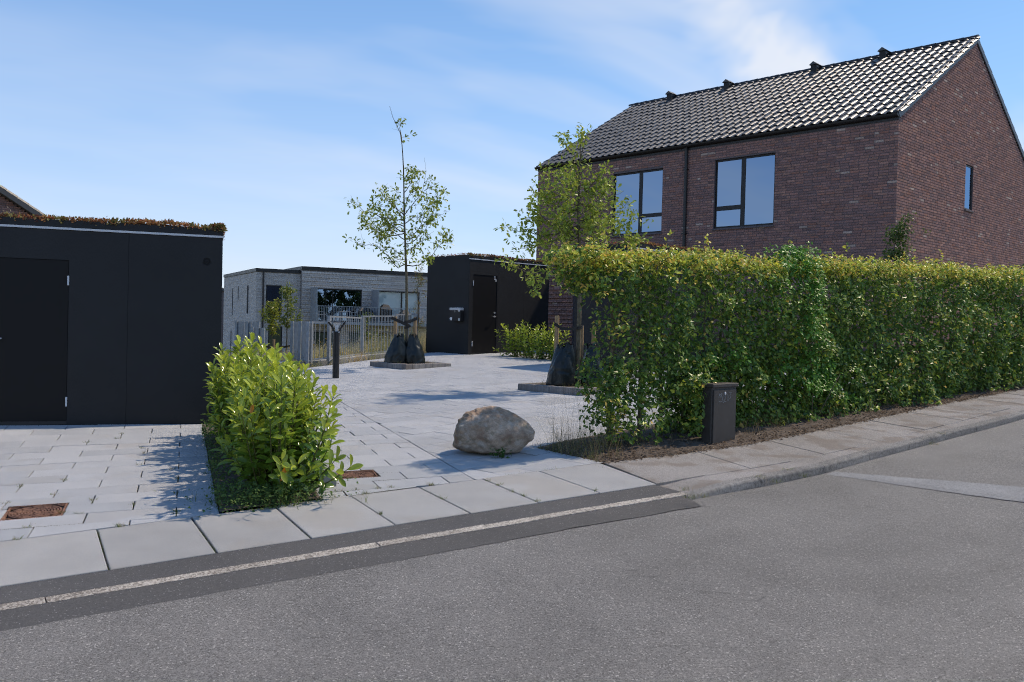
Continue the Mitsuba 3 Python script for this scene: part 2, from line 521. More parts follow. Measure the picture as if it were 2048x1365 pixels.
O = np.array([1.287, 7.859])
D = np.array([math.cos(math.radians(34.2)), math.sin(math.radians(34.2))])
NN = np.array([-D[1], D[0]])


def sn(s, n):
    return O + np.multiply.outer(np.asarray(s, float), D) + np.multiply.outer(np.asarray(n, float), NN)


def extend(pl, far):
    pl = np.array(pl)
    d = pl[-1] - pl[-2]
    return np.vstack([pl, pl[-1] + d / np.linalg.norm(d) * far])


KB = extend([(1.53, 7.555), (1.60, 7.62), (1.85, 7.80), (2.31, 8.12), (3.01, 8.68), (3.82, 9.47), (4.50, 10.10), (5.27, 10.82), (6.60, 12.06), (7.22, 12.66)], 30)
KT = KB + np.array([-0.012, 0.015])
LINE = extend([(1.29, 7.87), (1.79, 8.25), (2.23, 8.55), (2.72, 8.9), (3.65, 9.71), (4.34, 10.4), (5.29, 11.27), (6.68, 12.62), (7.89, 13.77)], 30)
SOIL = extend([(0.93, 8.80), (1.62, 9.22), (2.53, 9.85), (3.62, 10.87), (5.19, 12.36), (6.72, 13.84), (9.08, 16.02)], 30)


def along(pl, step):
    L = LineString(pl)
    return np.array([L.interpolate(s).coords[0] for s in np.arange(0, L.length, step)])


# road
wav = np.arange(-60, 0.12, 0.11)
front2 = sn(wav, -0.575 + 0.022 * (meshkit.noise(np.stack([wav * 2.2, 0 * wav, 0 * wav], -1)) - 0.5) + 0.022 * (meshkit.noise(np.stack([wav * 9, 0 * wav, 0 * wav], -1)) - 0.5))
road_poly = Polygon(np.vstack([[(-60, -60)], [(60, -60)], KB[::-1], sn([0.04, -20, -62], [-0.30, -0.30, -0.30])]))
tag(put('road', sheet(road_poly, -0.075), 'mat_asphalt'), 'weathered grey asphalt road rising to the right', kind='structure')
sa_ = np.array([(3.20, 8.82), (4.72, 8.16), (7.6, 6.6), (14, 3.1)])
sb_ = np.array([(14, 2.4), (7.2, 6.1), (4.33, 7.58), (3.86, 7.97), (3.05, 8.70)])
jag = lambda pl, k: along(pl, 0.06) + 0.05 * (meshkit.fbm(np.column_stack([along(pl, 0.06) * 7, np.full(len(along(pl, 0.06)), k)]), 3)[:, None] - 0.5) * np.array([0.5, 1])
seam = np.vstack([jag(sa_, 1.0), jag(sb_, 2.0)])
tag(put('road_seam', sheet(Polygon(seam).buffer(0), -0.0735), 'mat_seam'), 'pale chipping seam crossing the road', kind='structure')
strip2 = Polygon(np.vstack([sn([-60, 0.03], [-0.33, -0.33]), front2[::-1][1:]])).buffer(0)


def apron_z(v):
    n = (v - O) @ NN
    return terr(v[:, 0], v[:, 1]) - 0.010 - 0.062 * np.clip(-n / 0.6, 0, 1) ** 1.1


strip1 = Polygon(sn([-60, -0.01, 0.08, -60], [0.004, 0.004, -0.262, -0.262]))
tag(put('asphalt_strip', sheet(strip1.segmentize(0.4), 0, apron_z), 'mat_newasphalt', smooth=True), 'dark asphalt strip between slabs and flush kerb', kind='structure')
tag(put('asphalt_strip', sheet(strip2, 0, lambda v: np.maximum(apron_z(v), terr(v[:, 0], v[:, 1]) - 0.0705)), 'mat_newasphalt', smooth=True), 'dark asphalt strip patched into the road', kind='structure')


def prism(c, zt, ch, depth, jit=0.0):
    """A slab with a chamfered upper edge from the outline c (n,2; counter-clockwise, convex) and the heights zt (n)."""
    n = len(c)
    e = np.roll(c, -1, 0) - c
    e /= np.linalg.norm(e, axis=1, keepdims=True)
    nin = np.stack([-e[:, 1], e[:, 0]], 1)
    a, b = np.roll(nin, 1, 0), nin
    inner = c + ch * (a + b) / (1 + (a * b).sum(1, keepdims=True))
    v = np.vstack([np.column_stack([c, zt - depth]), np.column_stack([c, zt - ch * 0.8]), np.column_stack([inner, zt])])
    f = []
    for i in range(n):
        j = (i + 1) % n
        for r in (0, 1):
            f += [[r * n + i, r * n + j, (r + 1) * n + j], [r * n + i, (r + 1) * n + j, (r + 1) * n + i]]
    f += [[2 * n, 2 * n + i, 2 * n + i + 1] for i in range(1, n - 1)]
    return v, np.array(f)


def ccw(g):
    c = np.array(g.exterior.coords)[:-1]
    return c if g.exterior.is_ccw else c[::-1]


# flush kerb of the crossover, then the raised kerb
put_kerb = tag('kerb', 'pale exposed aggregate kerb along the road', kind='structure')
s0 = 0.06
k = 0
while s0 > -14:
    L_ = 1.0 if k != 2 else 0.86
    q = sn([s0 - L_ + 0.004, s0 - 0.004, s0 - 0.004, s0 - L_ + 0.004], [-0.333, -0.333, -0.258, -0.258] + np.array([-1, -1, 1, 1]) * rng.uniform(-0.004, 0.006, 4))
    seg = Polygon(q).segmentize(0.14)
    c = ccw(seg) + rng.uniform(-0.004, 0.004, (len(ccw(seg)), 2))
    v, f = trimesh.creation.triangulate_polygon(Polygon(c), engine='earcut')
    z = apron_z(c) + 0.006
    n = len(c)
    vv = np.vstack([np.column_stack([c, z]), np.column_stack([c, z - 0.03])])
    v2, f2 = trimesh.creation.triangulate_polygon(Polygon(c), engine='earcut')
    _, idx = shapely.STRtree([Point(p) for p in c]).query_nearest([Point(p) for p in v2]), None
    near = np.array([np.argmin(((c - p) ** 2).sum(1)) for p in v2])
    f2 = near[f2]
    nz = np.cross(np.append(c[f2[:, 1]] - c[f2[:, 0]], np.zeros((len(f2), 1)), 1), np.append(c[f2[:, 2]] - c[f2[:, 0]], np.zeros((len(f2), 1)), 1))[:, 2]
    f2 = np.where(nz[:, None] < 0, f2[:, ::-1], f2)
    side = []
    for i in range(n):
        j = (i + 1) % n
        side += [[n + i, n + j, j], [n + i, j, i]]
    put('kerb__stone', (vv, np.vstack([f2, side])), 'mat_aggregate')
    s0 -= L_
    k += 1
kl = along(KT, 0.98)
for i in range(min(len(kl) - 1, 30)):
    a, b = kl[i], kl[i + 1]
    d = (b - a) / np.linalg.norm(b - a)
    a, b = a + d * 0.005, b - d * 0.005
    m = np.array([-d[1], d[0]])
    prof = [(-0.010, -0.10), (-0.002, -0.024), (0.004, -0.010), (0.014, -0.002), (0.05, 0.0), (0.115, 0.001), (0.118, -0.06)]
    rings = []
    ts = np.linspace(0, 1, 9)
    for t in ts:
        p = a + (b - a) * t
        low = 0.045 * max(0.0, 1 - (i + t) / 0.6) if i == 0 else 0.0
        wob = rng.uniform(-0.003, 0.003, 2)
        rings.append([[*(p + m * (u + wob[0])), float(terr(*p)) + w - low * (w > -0.1) + wob[1] * 0.6] for u, w in prof])
    v = np.array(rings).reshape(-1, 3)
    f = grid_faces(len(ts), len(prof))
    e = len(v) - len(prof)
    caps = [[0, j, j + 1] for j in range(1, len(prof) - 1)] + [[e, e + j + 1, e + j] for j in range(1, len(prof) - 1)]
    put('kerb__stone', (v, np.vstack([f, caps])), 'mat_kerb', smooth=35)

# chipping strip between kerb and old slabs
edge_poly = Polygon(np.vstack([sn([0.0, 0.06], [-0.02, -0.30]), KT[1:] + np.array([-0.072, 0.082]), LINE[::-1] + np.array([-0.015, 0.02])])).buffer(0)
edge_poly = max(edge_poly.geoms, key=lambda g: g.area) if edge_poly.geom_type != 'Polygon' else edge_poly
edge_poly = unary_union([edge_poly, Polygon([LINE[0] + np.array([-0.01, 0.0]), sn(0.0, -0.02), sn(0.06, -0.30), KT[1] + np.array([-0.072, 0.082]), KT[2] + np.array([-0.072, 0.082]), LINE[2]]).buffer(0.002)])
_ks = Point(1.50, 7.65)


def edge_z(v):
    d = np.hypot(v[:, 0] - 1.50, v[:, 1] - 7.65)
    return terr(v[:, 0], v[:, 1]) - 0.010 - 0.050 * np.clip(1.05 - d / 0.42, 0, 1)


edge_near = edge_poly.buffer(0.03).intersection(_ks.buffer(1.6))
edge_near = max(getattr(edge_near, 'geoms', [edge_near]), key=lambda g: g.area)
em = gridsheet(edge_near, 0.06, edge_z)
fv, ff = sheet(max(getattr(edge_poly.difference(_ks.buffer(1.6)), 'geoms', [edge_poly.difference(_ks.buffer(1.6))]), key=lambda g: g.area), -0.010)
tag(put('pavement_edge', (np.vstack([em.vertices, fv]), np.vstack([em.faces, ff + len(em.vertices)])), 'mat_oldslab'), 'dirty chipping strip behind the kerb', kind='structure')

# old pavement of square slabs, laid along the hedge
tag('pavement', 'old grey concrete slab pavement along the hedge', kind='structure')
pv = Polygon(np.vstack([LINE, SOIL[::-1]]))
put('pavement', sheet(pv, -0.03), 'mat_sand')
fl, sl = LineString(LINE), LineString(SOIL)
for i in range(46):
    a0, a1 = 0.625 * i + 0.003, 0.625 * (i + 1) - 0.003
    q = np.array([fl.interpolate(a0).coords[0], fl.interpolate(a1).coords[0], sl.interpolate(a1 * 0.985 + 0.0).coords[0], sl.interpolate(a0 * 0.985).coords[0]])
    zt = terr(q[:, 0], q[:, 1]) + rng.uniform(-0.006, 0.002) + rng.uniform(-0.002, 0.002, 4)
    put('pavement__slab', prism(q, zt, 0.005, 0.06), 'mat_oldslab')

# crossover of large pale slabs
tag('crossover', 'row of large pale concrete slabs across the driveway mouth', kind='structure')
put('crossover', sheet(Polygon(sn([-12, 0.02, 0.22, -12], [-0.02, -0.02, 1.06, 1.02])), -0.032), 'mat_sand')
for i in range(18):
    s1, s0 = -0.632 * i, -0.632 * (i + 1)
    g0, g1 = rng.uniform(0.004, 0.012, 2)
    nb = 1.0 + rng.uniform(-0.008, 0.004)
    nf = rng.uniform(-0.006, 0.008)
    sk = 0.205 if i == 0 else 0.1
    s1 = 0.012 if i == 0 else s1
    q = sn([s0 + g0, s1 - g1, s1 + sk - g1, s0 + 0.1 + g0], [nf, nf, nb + (0.04 if i == 0 else 0), nb])
    zt = terr(q[:, 0], q[:, 1]) + rng.uniform(-0.004, 0.002) + rng.uniform(-0.002, 0.002, 4)
    put('crossover__slab', prism(q, zt, 0.005, 0.06), f'mat_bigslab_{rng.integers(2)}')

# small slabs of the driveway and of the yard
GR1 = Polygon([(-3.646, 6.466), (-3.281, 6.629), (-3.425, 7.009), (-3.80, 6.87)])
GR2 = Polygon([(-1.592, 8.264), (-1.499, 7.967), (-1.155, 8.085), (-1.27, 8.39)])
PL1 = frame((-2.21, 18.86, 0), 46.5)
PL2 = frame((1.147, 14.38, 0), 51.0)
pl1 = Polygon(PL1([(0, 0, 0), (1.30, 0, 0), (1.30, 1.22, 0), (0, 1.22, 0)])[:, :2])
pl2 = Polygon(PL2([(0, 0, 0), (1.30, 0, 0), (1.30, 1.33, 0), (0, 1.33, 0)])[:, :2])
SH = np.array([-3.6, 11.17])
SHD = np.array([math.cos(math.radians(19)), math.sin(math.radians(19))])
BEDL0, BEDR0 = np.array([-2.15, 6.72]), np.array([-1.49, 7.17])
up110 = np.array([math.cos(math.radians(110.5)), math.sin(math.radians(110.5))])
bedl, bedr = BEDL0 + up110 * 4.62, BEDR0 + up110 * 4.25
DG0, DG1 = np.array([-0.30, 7.98]), np.array([-0.30, 7.98]) + np.array([math.cos(math.radians(112.2)), math.sin(math.radians(112.2))]) * 11.6


def apron_back(s):
    return sn(s, 1.004)


left_bay = Polygon([apron_back(-12), apron_back(-8), apron_back(-4.3), BEDL0, bedl, SH + SHD * 0.05 + (0, -0.01), SH - SHD * 7.5])
court_l = Polygon([BEDR0, apron_back(-2.1), DG0, DG1, (-5.3, 19.4), (-5.5, 17.5), (-4.4, 14.0), bedr])
court_r = Polygon([DG0, apron_back(0.10), (0.93, 8.80), (0.29, 9.62), (0.62, 10.1), (2.0, 11.6), (7.5, 17.0), (4.65, 21.0), (2.6, 19.0), (1.4, 20.3), (2.9, 23.5), (0.95, 25.4), (-1.13, 23.42), (-2.3, 24.55), (-2.35, 23.4), (-3.42, 21.8), (-3.98, 19.95), (-4.35, 19.2), DG1])
holes = unary_union([GR1.buffer(0.006), GR2.buffer(0.006), pl1.buffer(0.006), pl2.buffer(0.006)])


ALL_SLABS = []


def pave(key, regions, label):
    tag(key, label, kind='structure')
    pieces = []
    for reg, yaw, org in regions:
        reg = reg.buffer(-0.0045, join_style=2)
        reg = reg.difference(holes)
        fr = frame((*org, 0), yaw)
        x0, y0, x1, y1 = reg.bounds
        R = int(math.hypot(x1 - x0, y1 - y0) / 0.31) + 4
        prep = shapely.prepared.prep(reg)
        for r in range(-R, R):
            for c in range(-R // 2 - 2, R // 2 + 2):
                a0, b0 = c * 0.622 + (r % 2) * 0.311, r * 0.311
                ga, gb = 0.0032 + 0.0030 * rng.random(2), 0.0022 + 0.0010 * rng.random(2)
                q = fr([(a0 + ga[0], b0 + gb[0], 0), (a0 + 0.622 - ga[1], b0 + gb[0], 0), (a0 + 0.622 - ga[1], b0 + 0.311 - gb[1], 0), (a0 + ga[0], b0 + 0.311 - gb[1], 0)])[:, :2]
                P = Polygon(q)
                if not prep.intersects(P):
                    continue
                P = P if prep.contains(P) else P.intersection(reg)
                for g in getattr(P, 'geoms', [P]):
                    if g.geom_type != 'Polygon' or g.area < 0.006:
                        continue
                    pieces.append(g)
    ALL_SLABS.extend(pieces)
    pieces.sort(key=lambda g: math.hypot(g.centroid.x, g.centroid.y))
    rest = MB()
    for i, g in enumerate(pieces):
        hull = g.convex_hull
        if hull.area > g.area * 1.02:
            big = g.difference(holes.buffer(0.004))
            v2, f2 = trimesh.creation.triangulate_polygon(big if big.geom_type == 'Polygon' else max(big.geoms, key=lambda h: h.area), engine='earcut')
            z = terr(v2[:, 0], v2[:, 1])
            vf = (np.column_stack([v2, z]), f2)
        else:
            c = ccw(hull.simplify(0.001))
            zt = terr(c[:, 0], c[:, 1]) + rng.uniform(-0.0018, 0.0018) + rng.uniform(-0.0012, 0.0012, len(c))
            vf = prism(c, zt, 0.003, 0.05)
        if i < 299:
            put(key + '__slab', vf, f'mat_slab_{rng.integers(3)}')
        else:
            rest.add(*vf)
    if rest.v:
        tag(rest.put(key + '__far_slabs', 'mat_slab_0'), kind='stuff')


pave('driveway', [(left_bay, 19.8, (-3.02, 6.40))], 'pale concrete slab driveway before the near black shed')
put('driveway', gridsheet(left_bay.buffer(0.02), 0.4, lambda v: terr(v[:, 0], v[:, 1]) - 0.026), 'mat_sand')
pave('yard_paving', [(court_l, 20.6, (-0.9, 8.0)), (court_r, 47.6, (-0.15, 8.71))], 'pale concrete slab paving of the yard')
put('yard_paving', gridsheet(unary_union([court_l, court_r]).buffer(0.02).difference(holes), 0.4, lambda v: terr(v[:, 0], v[:, 1]) - 0.026), 'mat_sand')

# soil: under the hedge and under the laurel row
hs = Polygon(np.vstack([[(0.29, 9.62), (0.92, 8.79)], SOIL[1:7], [(12.5, 19.2), (9.9, 19.0), (6.8, 16.4), (2.0, 11.6), (0.62, 10.1)]]))


def soil_z(v):
    p = np.column_stack([v * 2.0, 0 * v[:, :1]])
    edge = np.array([hs.exterior.distance(Point(q)) for q in v])
    return terr(v[:, 0], v[:, 1]) - 0.012 + np.clip(edge / 0.4, 0, 1) * (0.02 + 0.05 * meshkit.fbm(p * 2.2, 3)) + 0.012 * meshkit.fbm(p * 9, 2)


tag(put('soil', gridsheet(hs, 0.13, soil_z), 'mat_soil', smooth=True), 'bare brown soil at the foot of the hedge', kind='structure')
bed = Polygon([BEDL0, BEDR0, bedr, bedl])
tag(put('soil', gridsheet(bed, 0.12, lambda v: terr(v[:, 0], v[:, 1]) - 0.005 + 0.03 * meshkit.fbm(np.column_stack([v * 5, 0 * v[:, :1]]), 3)), 'mat_soil', smooth=True), 'soil bed under the laurel row', kind='structure')
# ------------------------------------------------------------------ brick house
def holes_poly(outer, openings):
    P = Polygon(outer)
    for (x0, x1, y0, y1) in openings:
        P = P.difference(sbox(x0, y0, x1, y1))
    return P


def extr(poly, t):
    m = trimesh.creation.extrude_polygon(poly, t, engine='earcut')
    return np.asarray(m.vertices), np.asarray(m.faces)


def brick_cells(z0, z1, span, openings, seed, course=0.0667, lengths=(0.228, 0.228, 0.228, 0.108), joint=0.012):
    """(x0, x1, z0, z1) of bricks; span(z) gives the wall's ends at that height."""
    r = np.random.default_rng(seed)
    out = []
    z = z0
    row = 0
    while z + course <= z1 + 1e-6:
        a0, a1 = span(z + course / 2)
        cuts = [(a0, a1)]
        for (x0, x1, y0, y1) in openings:
            if z + course - joint > y0 and z < y1:
                cuts = [c for (p, q) in cuts for c in ((p, min(q, x0)), (max(p, x1), q)) if c[1] - c[0] > 0.03]
        for (p, q) in cuts:
            x = p - (0.12 if row % 2 else 0.0) - (r.random() * 0.06)
            while x < q:
                L = lengths[r.integers(len(lengths))]
                u, w = max(x, p), min(x + L, q)
                if w - u > 0.035:
                    out.append((u, w, z, z + course - joint))
                x += L + joint
        z += course
        row += 1
    return out


BRICKS = np.array([(0.30, 0.168, 0.142), (0.26, 0.152, 0.136), (0.325, 0.185, 0.148), (0.22, 0.140, 0.130), (0.285, 0.164, 0.145), (0.31, 0.158, 0.122), (0.42, 0.32, 0.27)])
BRICK_P = [0.24, 0.20, 0.17, 0.13, 0.16, 0.08, 0.02]


def brick_mesh(cells, place, r, proud=0.008):
    """Five-sided bricks: place maps (x, out, z) to the world."""
    cells = np.asarray(cells)
    n = len(cells)
    pr = proud + r.uniform(-0.0025, 0.0025, n)
    x0, x1, z0, z1 = cells.T
    tw = r.uniform(-0.0015, 0.0015, (n, 4))
    c = 0.003
    back = [(x0, 0 * pr, z0), (x1, 0 * pr, z0), (x1, 0 * pr, z1), (x0, 0 * pr, z1)]
    front = [(x0 + c, pr + tw[:, 0], z0 + c), (x1 - c, pr + tw[:, 1], z0 + c), (x1 - c, pr + tw[:, 2], z1 - c), (x0 + c, pr + tw[:, 3], z1 - c)]
    v = np.stack([np.stack(p, 1) for p in back + front], 1)
    f = np.array([[4, 5, 6], [4, 6, 7]] + [q for i in range(4) for q in ([i, (i + 1) % 4, 4 + (i + 1) % 4], [i, 4 + (i + 1) % 4, 4 + i])])
    V = place(v.reshape(-1, 3)).reshape(n, 8, 3)
    return V, f


def brick_colors(n, r, pal=BRICKS, p=BRICK_P):
    c = pal[r.choice(len(pal), n, p=p)] * r.uniform(0.87, 1.13, (n, 1))
    return c[:, None, :] * r.uniform(0.86, 1.14, (n, 8, 1))


HO = (9.0, 21.28, 0.0)
HF = frame(HO, 134.385)       # a: along the front towards its far end, b: out of the front, c: up
HL, HD, HE, HR = 11.83, 9.73, 6.83, 9.845
hk = tag('brick_house', 'two storey red brown brick house with a glossy black tile roof', 'house')
WIN2, WIN1, DOOR = (3.23, 5.07, 4.50, 6.38), (6.81, 8.65, 4.50, 6.36), (9.00, 10.15, 0.95, 3.20)
GWIN = (4.39, 4.96, 5.15, 6.355)


def front_place(v):
    return HF(np.column_stack([v[:, 0], v[:, 1], v[:, 2]]))


def gable_place(v):
    return HF(np.column_stack([0.06 - v[:, 1], -v[:, 0], v[:, 2]]))


def gtop(d):
    return HE + 0.02 + (HR - HE - 0.09) * (1 - np.abs(d - HD / 2) / (HD / 2))


wall = MB()
v, f = extr(holes_poly([(0.06, 0.55), (HL, 0.55), (HL, HE), (0.06, HE)], [WIN2, WIN1, DOOR]), 0.30)
wall.add(front_place(np.column_stack([v[:, 0], -v[:, 2], v[:, 1]])), f)
gpoly = [(0.30, 0.55), (HD, 0.55), (HD, HE), (HD / 2, gtop(HD / 2)), (0.30, gtop(0.30))]
v, f = extr(holes_poly(gpoly, [GWIN]), 0.28)
wall.add(gable_place(np.column_stack([v[:, 0], -v[:, 2] - 0.002, v[:, 1]])), f[:, ::-1])
v, f = extr(Polygon(gpoly), 0.25)
wall.add(HF(np.column_stack([HL - v[:, 2], -v[:, 0], v[:, 1]])), f)
wall.box((0.4, -HD, 0.55), (HL - 0.3, -HD + 0.25, HE))
nb = 0
wall.v = [wall.v[0], wall.v[1], wall.v[2], HF(wall.v[3])]
wall.put(hk + '__wall', 'mat_mortar')
rb = np.random.default_rng(77)
fcells = [c for c in brick_cells(0.62, HE - 0.02, lambda z: (0.055, HL), [WIN2, WIN1, DOOR], 1)]
gcells = brick_cells(0.62, HR - 0.15, lambda z: (0.0, HD) if z < HE else ((z - HE + 0.03) / (HR - HE - 0.09) * HD / 2 + 0.02, HD - (z - HE + 0.03) / (HR - HE - 0.09) * HD / 2 - 0.02), [GWIN], 2)
gcells = [c for c in gcells if c[1] - c[0] > 0.03]
V1, bf = brick_mesh(fcells, front_place, rb)
# the ground floor's far end: every other pair of courses stands proud
for i, c in enumerate(fcells):
    if c[2] < 3.62 and c[0] > 8.5 and int((c[2] - 0.62) / 0.0667 + 0.5) % 2 == 0:
        V1[i, 4:] += (HF([[0, 0.045, 0]]) - HF([[0, 0, 0]]))[0]
V2, _ = brick_mesh(gcells, gable_place, rb)
V = np.concatenate([V1, V2])
C = brick_colors(len(V), rb)
mid = V.mean(1)
score = np.linalg.norm(mid - EYE, axis=1) + np.where(mid[:, 2] < 3.6, 100, 0) + np.where(np.arange(len(V)) < len(V1), 0, 1.0)
order = np.argsort(score)
flipg = np.arange(len(V)) >= len(V1)
for i in order[:299]:
    put(hk + '__wall__brick', (V[i], bf[:, ::-1] if flipg[i] else bf), 'mat_vc', C[i])
rest = order[299:]
F = np.concatenate([(bf[:, ::-1] if flipg[i] else bf) + 8 * k for k, i in enumerate(rest)])
tag(put(hk + '__wall__small_bricks', (V[rest].reshape(-1, 3), F), 'mat_vc', C[rest].reshape(-1, 3)), kind='stuff')

# roof
ang = math.atan2(HR - 6.918, HD / 2 + 0.05)
RL = math.hypot(HR - 6.918, HD / 2 + 0.05)
ca, sa = math.cos(ang), math.sin(ang)
roof = MB(HF)
for sgn in (1, -1):
    def rp(u, t, sgn=sgn):   # up the slope by u, above the tiles' underside by t
        d = -0.05 + u * ca if sgn > 0 else HD + 0.05 - u * ca
        return (-d + (t * sa if sgn > 0 else -t * sa), 6.918 + u * sa + t * ca)
    q = [rp(0.02, -0.13), rp(RL, -0.13), rp(RL, -0.02), rp(0.02, -0.02)]
    v = np.array([[s, b, z] for s in (0.03, HL + 0.02) for b, z in q])
    roof.add(v, np.array([[0, 1, 2], [0, 2, 3], [4, 6, 5], [4, 7, 6]] + [w for i in range(4) for w in ([i, 4 + i, 4 + (i + 1) % 4], [i, 4 + (i + 1) % 4, (i + 1) % 4])]))
roof.put(hk + '__roof', 'mat_darkframe')
TW, TE, NROW = (HL + 0.10) / 49, RL / 14.5, 15
xs = np.linspace(0, 1, 11)
prof = np.where(xs > 0.42, 0.036 * np.clip(np.sin(np.pi * (xs - 0.42) / 0.58), 0, 1) ** 0.9, -0.006 * np.sin(np.pi * xs / 0.42))
tv, n_ = [], len(xs)
for y, lift in ((0.0, 0.030), (0.10, 0.026), (TE + 0.05, -0.004)):
    tv += [[x * TW, y, z + lift] for x, z in zip(xs, prof)]
tv += [[x * TW, 0.003, z + 0.004] for x, z in zip(xs, prof)]
tf = grid_faces(3, n_)
lip = []
for i in range(n_ - 1):
    lip += [[i, i + 1, 3 * n_ + i + 1], [i, 3 * n_ + i + 1, 3 * n_ + i]]
TILE = (np.array(tv), np.vstack([tf[:, ::-1], np.array(lip)[:, ::-1]]))
tile_ply = mikit.ply(TILE, 'mat_tile', smooth=40)
ex = (HF([[-1, 0, 0]]) - HF([[0, 0, 0]]))[0]
ey = (HF([[0, -ca, sa]]) - HF([[0, 0, 0]]))[0]
en = np.cross(ex, ey)
cells = []
for r_ in range(NROW):
    for c_ in range(49):
        o = HF([[HL + 0.05 - c_ * TW, 0.05 - r_ * TE * ca, 6.918 + r_ * TE * sa]])[0]
        cells.append((np.linalg.norm(o - EYE), o, r_))
cells.sort(key=lambda q: q[0])
rest = MB()
rt = np.random.default_rng(5)
for i, (dist, o, r_) in enumerate(cells):
    j = rt.normal(0, 0.011, 3)
    x2, n2 = ex + en * j[0] + ey * j[2] * 0.4, en - ex * j[0] + ey * j[1]
    M = np.eye(4)
    M[:3, 0], M[:3, 1], M[:3, 2], M[:3, 3] = x2, ey - en * j[1], n2, o + en * rt.uniform(-0.002, 0.003)
    if r_ == NROW - 1:
        M[:3, 1] *= 0.5
    if i < 299:
        scene[num(hk + '__roof__tile')] = {**tile_ply, 'to_world': T(M)}
    else:
        rest.add(TILE[0] @ M[:3, :3].T + M[:3, 3], TILE[1])
tag(rest.put(hk + '__roof__small_tiles', 'mat_tile', smooth=40), kind='stuff')
for sgn in (1, -1):
    for r_ in range(NROW):
        u0, u1 = r_ * TE - 0.02, min((r_ + 1) * TE + 0.02, RL)
        m = MB(HF)
        pts = []
        for u, t in ((u0, 0.035), (u1, 0.012)):
            d = -0.06 + u * ca if sgn > 0 else HD + 0.06 - u * ca
            sb = sa if sgn > 0 else -sa
            pts.append([(-d + t * sb, 6.918 + u * sa + t * ca), (-d - 0.11 * sb, 6.918 + u * sa - 0.11 * ca)])
        v = np.array([[s, *p] for s in (0.02, 0.055) for q in pts for p in q] )
        m.add(v, np.array([[0, 1, 3], [0, 3, 2], [4, 7, 5], [4, 6, 7], [0, 2, 6], [0, 6, 4], [1, 5, 7], [1, 7, 3], [0, 4, 5], [0, 5, 1], [2, 3, 7], [2, 7, 6]]))
        v2 = np.array([[s, p[0][0], p[0][1] + dz] for p in pts for s, dz in ((0.02, 0.0), (0.05, 0.028), (0.12, 0.040), (0.19, 0.020))])
        m.add(v2, grid_faces(2, 4))
        m.put(hk + '__roof__verge_tile', 'mat_tile', smooth=30)
for i in range(32):
    s1 = 0.02 + i * 0.373
    a = np.linspace(-0.25, math.pi + 0.25, 11)
    rings = []
    for s, r in ((s1 - 0.02, 0.105), (s1 + 0.38, 0.090)):
        rings += [[s, -HD / 2 + r * math.cos(t), HR + 0.0 + r * 0.75 * math.sin(t)] for t in a]
    v = np.array(rings)
    m = MB(HF).add(v, grid_faces(2, 11))
    if i == 0:
        m.add(np.vstack([v[:11], [[s1 - 0.02, -HD / 2, HR - 0.04]]]), np.array([[j, 11, j + 1] for j in range(10)]))
    m.put(hk + '__roof__ridge_tile', 'mat_black_metal', smooth=40)
for s in (10.0, 7.70, 4.62, 2.50):
    vt = num(hk + '__roof_vent')
    m = MB(HF)
    d, z = HD / 2 - 0.16, HR
    b0, b1 = -d + 0.16, -d - 0.10
    m.box((s - 0.095, b1, z - 0.25), (s + 0.095, b0, z + 0.07))
    scene[vt] = mikit.ply(m.mesh(), 'mat_darkframe')
    cap = np.array([[s - 0.135, b1 - 0.02, z + 0.065], [s - 0.135, b0 + 0.05, z + 0.065], [s, b0 + 0.05, z + 0.165], [s, b1 - 0.02, z + 0.165], [s + 0.135, b1 - 0.02, z + 0.065], [s + 0.135, b0 + 0.05, z + 0.065]])
    put(vt + '__cap', MB(HF).add(cap, np.array([[0, 1, 2], [0, 2, 3], [3, 2, 5], [3, 5, 4], [1, 5, 2], [0, 3, 4], [0, 4, 5], [0, 5, 1]])).mesh(), 'mat_tile')
    put(vt + '__louver', MB(HF).box((s - 0.075, b0, z - 0.14), (s + 0.075, b0 + 0.006, z + 0.03)).mesh(), 'mat_strap')
# gutter with brackets, downpipe
a = np.linspace(math.pi, 2 * math.pi, 9)
gut = MB(HF)
for rr in (0.062, 0.057):
    v = np.array([[s, 0.085 + rr * math.cos(t), 6.90 + rr * 1.15 * math.sin(t)] for s in (0.03, HL + 0.04) for t in a])
    gut.add(v, grid_faces(2, 9))
for s in (0.03, HL + 0.04):
    gut.add(np.array([[s, 0.085 + 0.062 * math.cos(t), 6.90 + 0.071 * math.sin(t)] for t in a] + [[s, 0.085, 6.90]]), np.array([[j, j + 1, 9] for j in range(8)]))
gut.box((0.03, 0.004, 6.77), (HL, 0.022, 6.905))
gut.put(hk + '__gutter', 'mat_black_metal', smooth=40)
dp = MB(HF)
dp.tube([(5.98, 0.085, 6.83), (5.98, 0.06, 6.74), (5.98, 0.055, 6.55), (5.98, 0.055, 1.0)], 0.047, 12)
for z in (6.2, 4.4, 2.6):
    dp.box((5.915, 0.0, z), (6.045, 0.108, z + 0.03))
dp.put(hk + '__downpipe', 'mat_black_metal', smooth=40)


